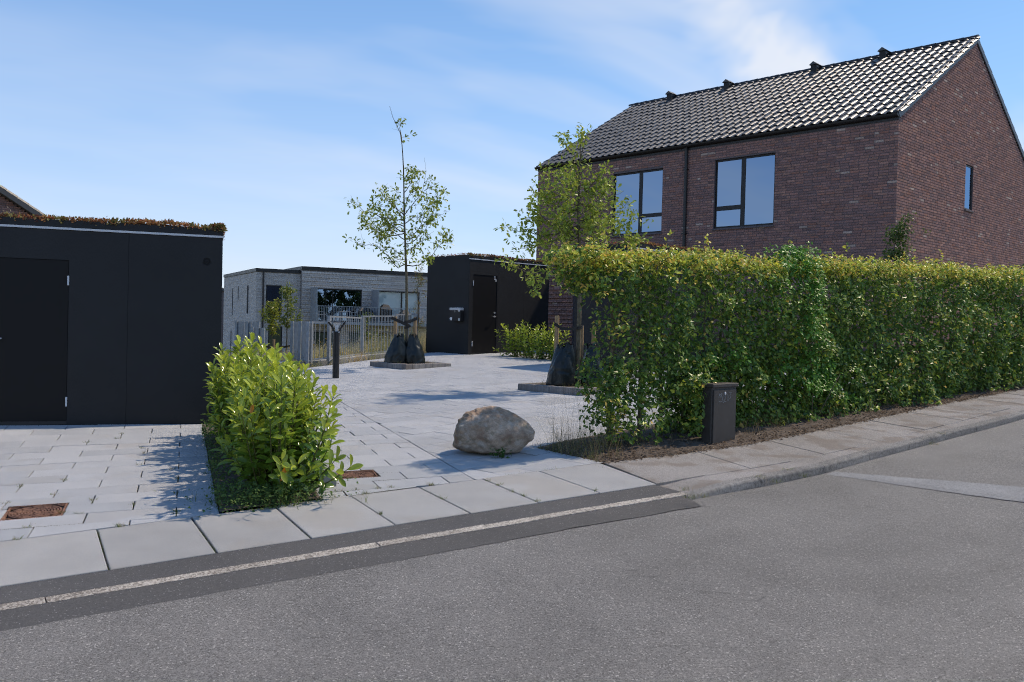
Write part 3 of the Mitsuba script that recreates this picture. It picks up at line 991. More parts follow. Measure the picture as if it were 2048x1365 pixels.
def window(root, fr, x0, x1, z0, z1, bars, recess=0.06, prof=0.055, glass='mat_mirror_glass', frame_mat='mat_darkframe', sill=True, subs=True):
    """A framed window in the local frame (a, out, c); bars: list of (x0, x1, z0, z1) of inner bars."""
    w = num(root + '__window')
    m = MB(fr)
    y0, y1 = -recess - 0.06, -recess
    m.box((x0, y0, z0), (x0 + prof, y1, z1), ch=0.004).box((x1 - prof, y0, z0), (x1, y1, z1), ch=0.004)
    m.box((x0 + prof, y0, z0), (x1 - prof, y1, z0 + prof), ch=0.004).box((x0 + prof, y0, z1 - prof), (x1 - prof, y1, z1), ch=0.004)
    for b in bars:
        m.box((b[0], y0 + 0.004, b[2]), (b[1], y1 - 0.003, b[3]), ch=0.004)
    put(w + '__frame', m.mesh(), frame_mat)
    g = np.array([[x0 + prof * 0.6, y1 - 0.012, z0 + prof * 0.6], [x1 - prof * 0.6, y1 - 0.012, z0 + prof * 0.6], [x1 - prof * 0.6, y1 - 0.012, z1 - prof * 0.6], [x0 + prof * 0.6, y1 - 0.012, z1 - prof * 0.6]])
    put(w + '__pane', MB(fr).add(g, np.array([[0, 1, 2], [0, 2, 3]])).mesh(), glass)
    if sill:
        put(w + '__sill', MB(fr).box((x0 - 0.02, -recess - 0.02, z0 - 0.055), (x1 + 0.02, 0.045, z0 - 0.004), ch=0.006).mesh(), 'mat_mortar')
    return w


w2 = window(hk, HF, *WIN2[:2], *WIN2[2:], [(4.135, 4.272, WIN2[2] + 0.05, WIN2[3] - 0.05), (4.272, WIN2[1] - 0.05, 4.985, 5.11)])
w1 = window(hk, HF, *WIN1[:2], *WIN1[2:], [(7.575, 7.712, WIN1[2] + 0.05, WIN1[3] - 0.05), (WIN1[0] + 0.05, 7.575, 4.975, 5.09)])


def GF(v):
    return gable_place(np.atleast_2d(np.asarray(v, float)))


window(hk, lambda v: GF(v), *GWIN[:2], *GWIN[2:], [], recess=0.025, prof=0.045)


def curtain(fr, x0, x1, y, z0, z1, seed):
    xs = np.linspace(x0, x1, 40)
    ys = y + 0.035 * np.sin(np.linspace(0, 8 * np.pi * (x1 - x0) / 0.5, 40) + seed) + 0.012 * np.sin(np.linspace(0, 31, 40) + seed)
    v = np.array([[x, yy, z] for z in (z0, z1) for x, yy in zip(xs, ys)])
    return MB(fr).add(v, grid_faces(2, 40)).mesh()


put(w1 + '__curtain', curtain(HF, 6.85, 7.22, -0.26, 4.4, 6.45, 1), 'mat_curtain', smooth=True)
put(w1 + '__curtain', curtain(HF, 8.40, 8.68, -0.26, 4.4, 6.45, 2), 'mat_curtain', smooth=True)
put(w2 + '__curtain', curtain(HF, 4.98, 5.12, -0.32, 4.4, 6.45, 4), 'mat_curtain', smooth=True)
room = MB(HF)
room.box((2.6, -3.0, 3.4), (9.6, -2.9, 6.75)).box((2.6, -2.9, 3.4), (9.6, -0.31, 3.45)).box((2.6, -2.9, 6.70), (9.6, -0.31, 6.75)).box((5.85, -2.9, 3.45), (5.95, -0.31, 6.70)).box((2.6, -2.9, 3.45), (2.65, -0.31, 6.70)).box((9.55, -2.9, 3.45), (9.6, -0.31, 6.70))
room.box((1.0, -5.6, 4.4), (1.05, -3.7, 6.75))
room.put(hk + '__interior', 'mat_room')
dr_ = MB(HF).box((DOOR[0], -0.16, DOOR[2]), (DOOR[1], -0.10, DOOR[3]))
dk = dr_.put(hk + '__door', 'mat_darkframe')
put(dk + '__handle', MB(HF).box((DOOR[0] + 0.08, -0.10, 1.95), (DOOR[0] + 0.2, -0.05, 1.97)).mesh(), 'mat_steel')


# ------------------------------------------------------------------ black sheds with green roofs
SED = np.array([(0.36, 0.11, 0.06), (0.28, 0.13, 0.06), (0.18, 0.16, 0.055), (0.40, 0.21, 0.09), (0.16, 0.07, 0.045), (0.28, 0.25, 0.10)])


def sedum(root, fr, a0, a1, b0, b1, z, n, seed, tuft=0.05):
    r = np.random.default_rng(seed)
    m = MB(fr)
    A, B = np.meshgrid(np.linspace(a0, a1, 60), np.linspace(b0, b1, 18), indexing='ij')
    hgt = z - 0.01 + 0.05 * meshkit.fbm(np.stack([A * 4, B * 4, 0 * A + seed], -1), 3)
    m.add(np.stack([A, B, hgt], -1).reshape(-1, 3), grid_faces(60, 18), (0.11, 0.065, 0.035))
    pa, pb = r.uniform(a0, a1, n), b0 + (b1 - b0) * r.random(n) ** 2.2
    half = n // 3
    pb[:half] = r.uniform(b0 - 0.03, b0 + 0.12, half)
    edge = r.random(n) < 0.12
    pa[edge] = a1 + r.uniform(-0.1, 0.03, edge.sum())
    edge2 = r.random(n) < 0.08
    pa[edge2] = a0 + r.uniform(-0.03, 0.1, edge2.sum())
    hz = z + 0.05 * meshkit.fbm(np.stack([pa * 4, pb * 4, 0 * pa + seed], -1), 3) + r.random(n) * tuft * 0.5 * (0.4 + 1.2 * meshkit.noise(np.stack([pa * 1.7, pb, 0 * pa], -1), 2))
    hz -= np.where((pb < b0 - 0.004) | (pa > a1) | (pa < a0), r.random(n) * 0.05, 0)
    d = r.normal(0, 1, (n, 3)) + [0, 0, 0.5]
    V, F, C = scatter(LEAF_SMALL, np.stack([pa, pb, hz], 1), rot(d, r.normal(0, 1, (n, 3))), r.uniform(0.025, 0.05, n), None)
    patch = (meshkit.noise(np.stack([pa * 1.3, pb * 1.3, 0 * pa + 3], -1), 4) * 5.99).astype(int)
    pick = np.where(r.random(n) < 0.55, patch, r.integers(0, 6, n))
    col = SED[pick] * r.uniform(0.6, 1.3, (n, 1))
    m.add(V, F, np.repeat(col, len(LEAF_SMALL[0]), 0))
    k = int((a1 - a0) * 2.5)
    for _ in range(k):
        p = np.array([r.uniform(a0, a1), b0 + r.random() * 0.8, z])
        h = r.uniform(0.06, 0.15)
        m.tube([p, p + [r.normal() * 0.01, 0, h]], 0.0022, 4, (0.16, 0.13, 0.07))
        V, F, _ = scatter(LEAF_SMALL, p + [0, 0, h] + r.normal(0, 0.012, (6, 3)), rot(r.normal(0, 1, (6, 3)), r.normal(0, 1, (6, 3))), np.full(6, 0.02), None)
        m.add(V, F, (0.40, 0.34, 0.26))
    tag(m.put(root + '__sedum', 'mat_grass', color=True), kind='stuff')


def shed(name, label, org, yaw, a0, a1, depth, zb, zs, zt, door, hinge_right, seams, seed, sed_n, face_seams=(), left=None):
    k = tag(num(name), label, 'shed')
    fr = frame((*org, 0), yaw)
    # cladding panels on the long front, butted with 4 mm joints
    m = MB(fr)
    m.box((a0 + 0.02, 0.03, zb - 0.15), (a1 - 0.02, depth - 0.02, zs))
    m.put(k + '__body', 'mat_black_smooth')
    xs = [a0] + list(seams) + [a1]
    for x0, x1 in zip(xs[:-1], xs[1:]):
        P = sbox(x0 + 0.0015, zb, x1 - 0.0015, zs - 0.012)
        if door:
            P = P.difference(sbox(door[0] - 0.006, zb - 0.1, door[1] + 0.006, door[3] + 0.006))
        for g in getattr(P, 'geoms', [P]):
            v, f = extr(g, 0.026)
            put(k + '__wall_panel', (fr(np.column_stack([v[:, 0], v[:, 2] + 0.001, v[:, 1]])), f[:, ::-1]), 'mat_black')
    ys = [0.028] + list(face_seams) + [depth]
    for y0, y1 in zip(ys[:-1], ys[1:]):
        for x0 in (a0, a1 - 0.026):
            put(k + '__wall_panel', MB(fr).box((x0, y0 + 0.003, zb), (x0 + 0.026, y1 - 0.003, zs - 0.012)).mesh(), 'mat_black')
    put(k + '__wall_panel', MB(fr).box((a0 + 0.03, depth, zb), (a1 - 0.03, depth + 0.026, zs - 0.012)).mesh(), 'mat_black')
    put(k + '__drip_edge', MB(fr).box((a0 - 0.012, -0.014, zs - 0.010), (a1 + 0.012, 0.03, zs + 0.014)).mesh(), 'mat_strip')
    f2 = MB(fr)
    f2.box((a0 - 0.006, -0.006, zs + 0.014), (a1 + 0.006, 0.05, zt)).box((a0 - 0.006, 0.05, zs - 0.012), (a0 + 0.05, depth, zt)).box((a1 - 0.05, 0.05, zs - 0.012), (a1 + 0.006, depth, zt)).box((a0, depth - 0.02, zs - 0.012), (a1, depth + 0.03, zt))
    f2.put(k + '__fascia', 'mat_black')
    put(k + '__roof_deck', MB(fr).box((a0 + 0.03, 0.03, zs), (a1 - 0.03, depth - 0.03, zt - 0.03)).mesh(), 'mat_black_smooth')
    sedum(k, fr, a0 + 0.01, a1 - 0.01, 0.0, depth, zt - 0.012, sed_n, seed)
    if door:
        dk = num(k + '__door')
        scene[dk] = mikit.ply(MB(fr).box((door[0], 0.012, door[2]), (door[1], 0.05, door[3])).mesh(), 'mat_black_smooth')
        fm = MB(fr)
        fm.box((door[0] - 0.006, 0.02, door[2] - 0.045), (door[1] + 0.006, 0.06, door[2] - 0.004))
        fm.put(k + '__threshold', 'mat_cabinet')
        hx = door[1] if hinge_right else door[0]
        hh = 0.112 if hinge_right else 0.13
        for hz in (door[3] - 0.29, door[2] + 0.17):
            put(dk + '__hinge', MB(fr).box((hx - 0.010, -0.014, hz), (hx + 0.010, 0.012, hz + hh), ch=0.002).mesh(), 'mat_strip')
        lx = door[0] + 0.07 if hinge_right else door[1] - 0.06
        h = MB(fr)
        hz = door[2] + 0.96
        sg = 1 if hinge_right else -1
        h.tube([(lx, 0.012, hz), (lx, -0.045, hz), (lx + sg * 0.02, -0.055, hz), (lx + sg * 0.115, -0.055, hz)], 0.009, 8)
        v, f = lathe([(0.0, 0.0), (0.026, 0.0), (0.026, 0.008), (0.0, 0.008)], 18)
        h.add(np.column_stack([v[:, 0] + lx, -v[:, 2] + 0.012, v[:, 1] + hz]), f)
        h.put(dk + '__handle', 'mat_steel', smooth=40)
        put(dk + '__lock', MB(fr).add(np.column_stack([v[:, 0] + lx, -v[:, 2] * 1.6 + 0.012, v[:, 1] + hz + 0.10]), f).mesh(), 'mat_steel', smooth=40)
    return k, fr


k1, f1 = shed('storage_shed', 'large black panelled shed beside the driveway, nearest of the sheds', SH, 19.0, -6.4, 0.0, 2.6, 0.37, 2.69, 2.79, (-2.58, -1.72, 0.435, 2.32), True, (-4.9, -3.6, -2.62, -1.07), 31, 9000, (1.3,))
v, f = lathe([(0.0, 0.006), (0.030, 0.006), (0.034, 0.002), (0.046, 0.004), (0.046, 0.0)], 24)
put(k1 + '__vent', MB(f1).add(np.column_stack([v[:, 0] - 0.182, -v[:, 2], v[:, 1] + 2.38]), f).box((-0.212, -0.009, 2.372), (-0.152, -0.004, 2.376)).box((-0.212, -0.009, 2.384), (-0.152, -0.004, 2.388)).mesh(), 'mat_black_smooth')
k2, f2_ = shed('storage_shed', 'small black shed with a letter box and numbered door, beyond the yard', (-1.137, 23.39), 44.4, 0.0, 3.0, 1.73, 0.93, 3.40, 3.50, (0.135, 0.985, 0.965, 3.0), False, (1.02, 2.0), 32, 2600)
for i, (tx, dx, dz, hh) in enumerate((('1', 0.86, 2.90, 0.10), ('a', 0.915, 2.855, 0.075))):
    t = meshkit.text_mesh(tx, hh, 0.003, True)
    tvv = np.asarray(t.vertices)
    put(k2 + '__door__number', (f2_(np.column_stack([tvv[:, 0] + dx, 0.011 - tvv[:, 2], tvv[:, 1] + dz])), np.asarray(t.faces)), 'mat_strip')
k3, f3 = shed('storage_shed', 'black shed mostly hidden behind the hedge, before the brick house', (2.61, 19.26), 44.4, 0.0, 3.0, 1.73, 0.79, 3.41, 3.52, (0.135, 0.985, 0.83, 2.87), False, (1.02, 2.0), 33, 2600)
# letter box on the small shed's end wall
mk = tag('letter_box', 'dark letter box with pale lid on the small black shed', 'letter box')
LB = lambda v: f2_(np.column_stack([-np.atleast_2d(v)[:, 1], np.atleast_2d(v)[:, 0], np.atleast_2d(v)[:, 2]]))
put(mk + '__body', MB(LB).box((0.205, 0.0, 1.78), (0.625, 0.11, 2.06), ch=0.006).mesh(), 'mat_black_metal')
put(mk + '__lid', MB(LB).box((0.198, 0.0, 2.064), (0.632, 0.125, 2.128), ch=0.006).mesh(), 'mat_strip')
for x0, x1, z0, z1 in ((0.53, 0.615, 1.80, 1.88), (0.225, 0.275, 1.785, 1.85), (0.22, 0.29, 2.03, 2.055)):
    put(mk + '__label_plate', MB(LB).box((x0, 0.1105, z0), (x1, 0.114, z1)).mesh(), 'mat_white')
v, f = lathe([(0, 0.006), (0.018, 0.006), (0.018, 0)], 14)
put(mk + '__lock', MB(LB).add(np.column_stack([v[:, 0] + 0.42, v[:, 2] + 0.11, v[:, 1] + 2.03]), f).mesh(), 'mat_steel', smooth=40)
# ------------------------------------------------------------------ grey apartment building, far behind
ab = tag('apartment_building', 'grey brick flat roofed apartment building with glazed balconies, far behind the yard', 'building')
AF = frame((-14.5, 62.0, 0.0), 28.0)      # a: along the front to the right, b: into the building, c: up
GB = -1.5
GREY = np.array([(0.50, 0.475, 0.455), (0.46, 0.435, 0.42), (0.53, 0.505, 0.48), (0.43, 0.405, 0.39), (0.48, 0.445, 0.42)])
BW = [(0.75, 4.30, 1.72, 3.97), (5.15, 8.68, 1.72, 3.97), (10.0, 13.0, 1.72, 3.97), (0.9, 2.7, -1.2, 0.95), (3.3, 4.9, -1.2, 0.95), (5.6, 8.5, -1.2, 0.95)]
LW = [(-2.35, -1.27, 2.02, 4.05), (-2.15, -1.2, -1.2, 1.25)]
SW = [(2.8, 3.35, 0.9 + 1.2, 4.05), (6.2, 6.55, 3.1, 4.1), (8.3, 8.65, 2.0, 4.0), (8.6, 9.0, -1.3, 0.8)]
w = MB()
v, f = extr(holes_poly([(0, GB), (14, GB), (14, 5.2), (0, 5.2)], BW), 0.3)
w.add(AF(np.column_stack([v[:, 0], v[:, 2], v[:, 1]])), f[:, ::-1])
v, f = extr(holes_poly([(-3.0, GB), (0, GB), (0, 4.95), (-3.0, 4.95)], LW), 0.3)
w.add(AF(np.column_stack([v[:, 0], v[:, 2] + 0.35, v[:, 1]])), f[:, ::-1])
v, f = extr(holes_poly([(0.64, GB), (12, GB), (12, 4.95), (0.64, 4.95)], SW), 0.3)
w.add(AF(np.column_stack([-3.0 + v[:, 2], v[:, 0], v[:, 1]])), f)
w.add(AF(BOXV := np.array([[x, y, z] for x in (-2.7, 13.9) for y in (9.0, 9.3) for z in (GB, 4.9)])), BOXF[:, ::-1])
w.add(AF(np.array([[x, y, z] for x in (0, 0.3) for y in (0.3, 12) for z in (4.9, 5.2)])), BOXF[:, ::-1])
w.put(ab + '__wall', 'mat_greymortar')
rg = np.random.default_rng(9)


def courses(place, x0, x1, z0, z1, ops, pitch, proud, relief, seed, flip=False, seg=(0.5, 1.6)):
    r = np.random.default_rng(seed)
    cells = brick_cells(z0, z1, lambda z: (x0, x1), ops, seed, pitch, tuple(r.uniform(seg[0], seg[1], 12)), 0.012)
    V, f = brick_mesh(cells, place, r, proud)
    if relief:
        cs = np.asarray(cells)
        row = ((cs[:, 2] - z0) / pitch + 0.5).astype(int)
        out = (place(np.array([[0, relief, 0]])) - place(np.array([[0, 0, 0]])))[0]
        V[row % 2 == 0, 4:] += out
    C = GREY[r.integers(0, 5, len(cells))] * r.uniform(0.94, 1.06, (len(cells), 1))
    C = np.repeat(C[:, None], 8, 1)
    F = (f[None] + 8 * np.arange(len(cells))[:, None, None]).reshape(-1, 3)
    return V.reshape(-1, 3), F[:, ::-1] if flip else F, C.reshape(-1, 3)


m = MB()
m.add(*courses(lambda v: AF(np.column_stack([v[:, 0], -v[:, 1], v[:, 2]])), 0, 14, GB, 5.2, BW, 0.135, 0.010, 0.05, 3, True))
m.add(*courses(lambda v: AF(np.column_stack([v[:, 0], 0.35 - v[:, 1], v[:, 2]])), -3.0, 0, GB, 4.95, LW, 0.0667, 0.006, 0, 4, True, (0.2, 0.7)))
m.add(*courses(lambda v: AF(np.column_stack([-3.0 - v[:, 1], v[:, 0], v[:, 2]])), 0.36, 12, GB, 4.95, SW, 0.0667, 0.006, 0, 5, False, (0.2, 0.7)))
tag(m.put(ab + '__brickwork', 'mat_vc', color=True), kind='stuff')
m = MB(AF)
m.box((-0.06, -0.08, 5.2), (14, 0.3, 5.44)).box((-0.06, 0.3, 5.2), (0.3, 9, 5.44))
m.box((-3.06, 0.28, 4.95), (-0.06, 0.65, 5.17)).box((-3.06, 0.65, 4.95), (-2.7, 12, 5.17))
m.box((-2.9, 0.6, 4.8), (14, 9, 4.95))
m.put(ab + '__parapet', 'mat_black_metal')
for (x0, x1, z0, z1), bars in zip(BW, ([(2.18, 2.25)], [(7.27, 7.38)], [(11.5, 11.56)], [(1.8, 1.86)], [(4.1, 4.16)], [(7.0, 7.06)])):
    window(ab, lambda v: AF(np.column_stack([v[:, 0], -v[:, 1], v[:, 2]])), x0, x1, z0, z1, [(*b, z0 + 0.05, z1 - 0.05) for b in bars], recess=0.10, prof=0.06, sill=False, glass='mat_glass_clear' if x0 in (5.15, 10.0) else 'mat_mirror_glass')
for (x0, x1, z0, z1) in LW:
    window(ab, lambda v: AF(np.column_stack([v[:, 0], 0.35 - v[:, 1], v[:, 2]])), x0, x1, z0, z1, [], recess=0.06, prof=0.06, sill=False)
for (x0, x1, z0, z1) in SW:
    window(ab, lambda v: AF(np.column_stack([-3.0 - v[:, 1], v[:, 0], v[:, 2]])), x0, x1, z0, z1, [], recess=0.06, prof=0.05, sill=False)
bl = MB(AF)
bl.box((5.2, 0.34, 1.7), (8.65, 0.35, 4.0)).box((-2.1, 0.75, -1.2), (-1.2, 0.76, 1.2)).box((10, 0.34, 1.7), (13, 0.35, 4.0))
bl.put(ab + '__blind', 'mat_blind')
put(ab + '__curtain', MB(AF).box((3.75, 0.36, 1.75), (4.22, 0.38, 3.95)).mesh(), 'mat_curtain')
it = MB(AF)
it.box((0.3, 4.0, GB), (13.7, 4.1, 4.85)).box((0.3, 0.3, 1.35), (13.7, 4.0, 1.65)).box((0.3, 0.3, GB), (13.7, 4.0, GB + 0.2)).box((-2.6, 3.0, GB), (0.3, 3.1, 4.85)).box((-2.6, 0.7, 1.35), (0.3, 3.0, 1.65)).box((0.3, 0.3, 4.0), (13.7, 4.0, 4.8))
it.put(ab + '__interior', 'mat_room')
put(ab + '__downpipe', MB(AF).tube([(-2.55, 0.28, 4.95), (-2.55, 0.28, GB)], 0.055, 10).mesh(), 'mat_black_metal', smooth=40)
# long balcony: floor, two side screens, railing
bk = MB(AF)
bk.box((0.60, -1.55, 1.50), (9.6, -0.05, 1.70))
bk.put(ab + '__balcony_floor', 'mat_galv')
for a in (0.60, 4.98):
    put(ab + '__side_screen', MB(AF).box((a, -1.55, 1.705), (a + 0.06, -0.05, 4.0)).mesh(), 'mat_galv')
rl = MB(AF)
rl.box((0.66, -1.55, 2.72), (9.6, -1.51, 2.76)).box((0.66, -1.55, 1.76), (9.6, -1.51, 1.79))
for a in np.arange(0.72, 9.6, 0.115):
    rl.box((a, -1.54, 1.79), (a + 0.018, -1.52, 2.72))
for a in (0.66, 2.9, 5.05, 7.3, 9.56):
    rl.box((a, -1.556, 1.705), (a + 0.04, -1.505, 2.77))
rl.put(ab + '__railing', 'mat_galv')


def chair(key, label, org, yaw, group=None):
    k = tag(num(key), label, 'chair', group)
    fr = frame(org, yaw)
    put(k + '__seat', MB(fr).box((-0.23, -0.23, 0.42), (0.23, 0.23, 0.46), ch=0.01).mesh(), 'mat_galv')
    put(k + '__backrest', MB(fr).bar((0.23, -0.0, 0.62), (0.32, 0.0, 0.95), 0.42, 0.03, up=(1, 0, 0)).mesh(), 'mat_galv')
    for x, y in ((-0.2, -0.2), (-0.2, 0.2), (0.22, -0.2), (0.22, 0.2)):
        put(k + '__leg', MB(fr).bar((x, y, 0), (x * 0.95, y, 0.66), 0.035, 0.035).mesh(), 'mat_galv')
    for y in (-0.25, 0.25):
        put(k + '__armrest', MB(fr).bar((-0.2, y, 0.66), (0.26, y, 0.68), 0.05, 0.03).mesh(), 'mat_galv')


p = AF([[1.15, -0.9, 1.70], [3.4, -0.9, 1.70], [2.75, -0.8, 1.70], [4.75, -0.85, 1.70], [5.75, -0.85, 1.70], [7.2, -0.9, 1.70]])
chair('balcony_chair', 'pale chair at the far left end of the apartment balcony', p[0], 200)
chair('balcony_chair', 'pale chair right of the small table on the apartment balcony', p[1], 30)
bt = tag('balcony_table', 'small pale table on the apartment balcony', 'table')
fr = frame(p[2], 28)
put(bt + '__tabletop', MB(fr).box((-0.4, -0.35, 0.70), (0.4, 0.35, 0.73), ch=0.008).mesh(), 'mat_galv')
for x, y in ((-0.33, -0.28), (-0.33, 0.28), (0.33, -0.28), (0.33, 0.28)):
    put(bt + '__leg', MB(fr).bar((x, y, 0), (x, y, 0.70), 0.035, 0.035).mesh(), 'mat_galv')


def cover(key, label, org, yaw, w_, d_, h_, cat):
    fr = frame(org, yaw)
    pts = [[x, y, z] for x, y, z in [(-w_, -d_, 0), (w_, -d_, 0), (w_, d_, 0), (-w_, d_, 0), (-w_ * 0.95, -d_, h_ * 0.75), (w_ * 0.95, -d_, h_ * 0.70), (w_ * 0.9, d_, h_ * 0.7), (-w_ * 0.9, d_, h_ * 0.75), (-w_ * 0.45, -d_ * 0.5, h_), (w_ * 0.4, -d_ * 0.5, h_ * 0.98), (w_ * 0.4, d_ * 0.5, h_), (-w_ * 0.4, d_ * 0.5, h_)]]
    h = trimesh.convex.convex_hull(np.array(pts))
    tag(put(key, (fr(np.asarray(h.vertices)), np.asarray(h.faces)), 'mat_strap'), label, cat)


cover('covered_grill', 'tall grill under a black cover behind the balcony railing, before the pale blue glazing', p[4], 28, 0.42, 0.35, 1.3, 'grill')
cover('covered_furniture', 'garden furniture under a black cover beside the balcony side screen', p[3] - (AF([[0.5, 0, 0]]) - AF([[0, 0, 0]]))[0], 28, 0.55, 0.4, 1.05, 'furniture')
cover('covered_furniture', 'low dark covered furniture at the right end of the apartment balcony', p[5], 28, 0.35, 0.35, 0.95, 'furniture')


# ------------------------------------------------------------------ two more brick houses, mostly hidden
def plain_house(name, label, fr, wdt, length, base, eave, ridge, seed, bricks=None):
    """Gable towards local -b, width along a (0..wdt), running back along b."""
    k = tag(num(name), label, 'house')
    v, f = extr(Polygon([(0, base), (wdt, base), (wdt, eave), (wdt / 2, ridge - 0.12), (0, eave)]), length)
    put(k + '__wall', (fr(np.column_stack([v[:, 0], v[:, 2], v[:, 1]])), f[:, ::-1]), 'mat_mortar')
    m = MB(fr)
    for s in (0, 1):
        e = np.array([[-0.3 if s == 0 else wdt + 0.3, eave - 0.3 * (ridge - eave) / (wdt / 2)], [wdt / 2, ridge]])
        q = []
        for y in (-0.25, length + 0.2):
            for z in (0, 0.16):
                q += [[e[0, 0], y, e[0, 1] + z], [e[1, 0], y, e[1, 1] + z]]
        m.add(np.array(q), np.array([[0, 1, 3], [0, 3, 2], [4, 7, 5], [4, 6, 7], [2, 3, 7], [2, 7, 6], [0, 5, 1], [0, 4, 5], [0, 2, 6], [0, 6, 4]]))
    m.put(k + '__roof', 'mat_tile')
    tm = MB(fr)
    nr = int(math.hypot(wdt / 2, ridge - eave) / 0.36)
    for s in (0, 1):
        for i in range(nr + 1):
            t = i / (nr + 1)
            x = (-0.28 if s == 0 else wdt + 0.28) * (1 - t) + wdt / 2 * t
            z = (eave - 0.28 * (ridge - eave) / (wdt / 2)) * (1 - t) + ridge * t + 0.17
            for y in np.arange(-0.25, min(length, 8), 0.24):
                tm.tube([(x, y + 0.1, z + 0.02), (x + (wdt / 2 - x) * 1.0 / (nr + 1 - i) , y + 0.1, z + (ridge - eave + 0.3) / (nr + 1))], 0.07, 6, caps=True)
    tag(tm.put(k + '__roof_tiles', 'mat_tile', smooth=40), kind='stuff')
    if bricks:
        r = np.random.default_rng(seed)
        cells = brick_cells(base, ridge - 0.3, lambda z: (0, wdt) if z < eave else ((z - eave) / (ridge - eave) * wdt / 2, wdt - (z - eave) / (ridge - eave) * wdt / 2), [], seed)
        V, bf_ = brick_mesh(cells, lambda v: fr(np.column_stack([v[:, 0], -v[:, 1], v[:, 2]])), r)
        C = brick_colors(len(V), r)
        F = (bf_[None, :, ::-1] + 8 * np.arange(len(V))[:, None, None]).reshape(-1, 3)
        tag(put(k + '__brickwork', (V.reshape(-1, 3), F), 'mat_vc', C.reshape(-1, 3)), kind='stuff')
    return k


plain_house('brick_house', 'brick house whose gable and dark roof slope show above the near black shed', frame((-20.1, 23.45, 0), 44.4), 8.46, 9, 0.6, 3.87, 6.42, 8, True)
plain_house('brick_house', 'dark tiled roof showing behind the left end of the grey apartment building', frame((-33.5, 78, 0), 20), 9.5, 12, -1.5, 3.6, 5.55, 9, False)

# ------------------------------------------------------------------ fence, steel screens, low wall, lamp
lw = np.array([(-4.62, 19.75), (-4.30, 20.1), (-4.02, 20.45), (-3.82, 20.95), (-3.47, 21.85), (-3.05, 22.5), (-2.62, 23.1), (-2.40, 23.9)])
lp = np.array([LineString(lw).interpolate(s).coords[0] for s in np.arange(0, LineString(lw).length, 0.2)])
t = np.gradient(lp, axis=0)
t /= np.linalg.norm(t, axis=1, keepdims=True)
nl = np.stack([-t[:, 1], t[:, 0]], 1)
rings = []
for q, n in zip(lp, nl):
    z = float(terr(q[0] + 0.1, q[1] - 0.1))
    rings.append([[*(q), z - 0.3], [*(q), z + 0.10], [*(q + n * 0.01), z + 0.11], [*(q + n * 0.13), z + 0.11], [*(q + n * 0.14), z - 0.4]])
tag(put('low_wall', (np.array(rings).reshape(-1, 3), grid_faces(len(lp), 5)[:, ::-1]), 'mat_bigslab_1', smooth=30), 'low curved concrete kerb wall under the steel fence', 'wall')

fk = tag('fence', 'galvanised steel bar fence curving along the back of the yard', 'fence')
FP = [(-4.42, 19.86), (-4.09, 20.16), (-3.63, 21.9), (-2.95, 22.85), (-2.52, 23.6)]
FTOP = [(1.66, 1.66), (1.795, 1.79), (1.83, 1.86), (1.90, 1.93)]
for i, q in enumerate(FP):
    z0 = float(terr(*q)) + 0.09
    zt = max([FTOP[j][0 if j == i else 1] for j in (i - 1, i) if 0 <= j < 4]) + 0.02
    put(fk + '__post', MB().bar((*q, z0), (*q, zt), 0.07, 0.05, up=(0.4, 0.9, 0)).mesh(), 'mat_galv')
for i in range(4):
    a, b = np.array(FP[i]), np.array(FP[i + 1])
    L = np.linalg.norm(b - a)
    za, zb = float(terr(*a)) + 0.16, float(terr(*b)) + 0.16
    zb = zb if i < 3 else za
    for z0, z1 in ((FTOP[i][0], FTOP[i][1]), (za, zb)):
        put(fk + '__rail', MB().bar((*a, z0), (*b, z1), 0.012, 0.035).mesh(), 'mat_galv')
    for s in np.arange(0.10, L - 0.04, 0.112):
        q = a + (b - a) * s / L
        put(fk + '__bar', MB().bar((*q, za + (zb - za) * s / L), (*q, FTOP[i][0] + (FTOP[i][1] - FTOP[i][0]) * s / L), 0.012, 0.012, up=(0.4, 0.9, 0)).mesh(), 'mat_galv')


def screen(label, a, b, z0, zt, n):
    k = tag(num('steel_screen'), label, 'screen')
    a, b = np.array(a), np.array(b)
    for i in range(n):
        p_, q_ = a + (b - a) * (i + 0.04) / n, a + (b - a) * (i + 0.94) / n
        m = MB().bar((*((p_ + q_) / 2), z0), (*((p_ + q_) / 2), zt), float(np.linalg.norm(q_ - p_)), 0.012, up=tuple(np.append([-(b - a)[1], (b - a)[0]], 0) / np.linalg.norm(b - a)))
        put(k + '__panel', m.mesh(), 'mat_galv')
    for q in (a, (a + b) / 2, b):
        o = np.array([(b - a)[1], -(b - a)[0]]) / np.linalg.norm(b - a) * 0.04
        put(k + '__post', MB().bar((*(q + o), z0 - 0.1), (*(q + o), zt + 0.01), 0.06, 0.06).mesh(), 'mat_galv')
    put(k + '__rail', MB().bar((*a, z0 + 0.02), (*b, z0 + 0.02), 0.07, 0.03).mesh(), 'mat_galv')
    return k


screen('tall galvanised steel screen of flat plates at the left end of the fence', (-5.02, 20.75), (-4.40, 19.62), 0.79, 1.665, 2)
screen('pale galvanised steel screen farther back, left above the laurel', (-8.35, 27.4), (-7.55, 27.0), 0.4, 1.62, 3)
screen('pale galvanised steel screen behind the laurel, nearest the yellow green sapling', (-7.55, 26.4), (-6.95, 25.4), 0.35, 1.45, 3)
tag(put('plinth_block', MB(frame((-4.62, 19.15, 0), 110)).box((-0.35, -0.02, 0.45), (0.75, 0.35, 0.80), ch=0.012).mesh(), 'mat_bigslab_1'), 'grey concrete plinth in front of the steel screen', 'plinth')

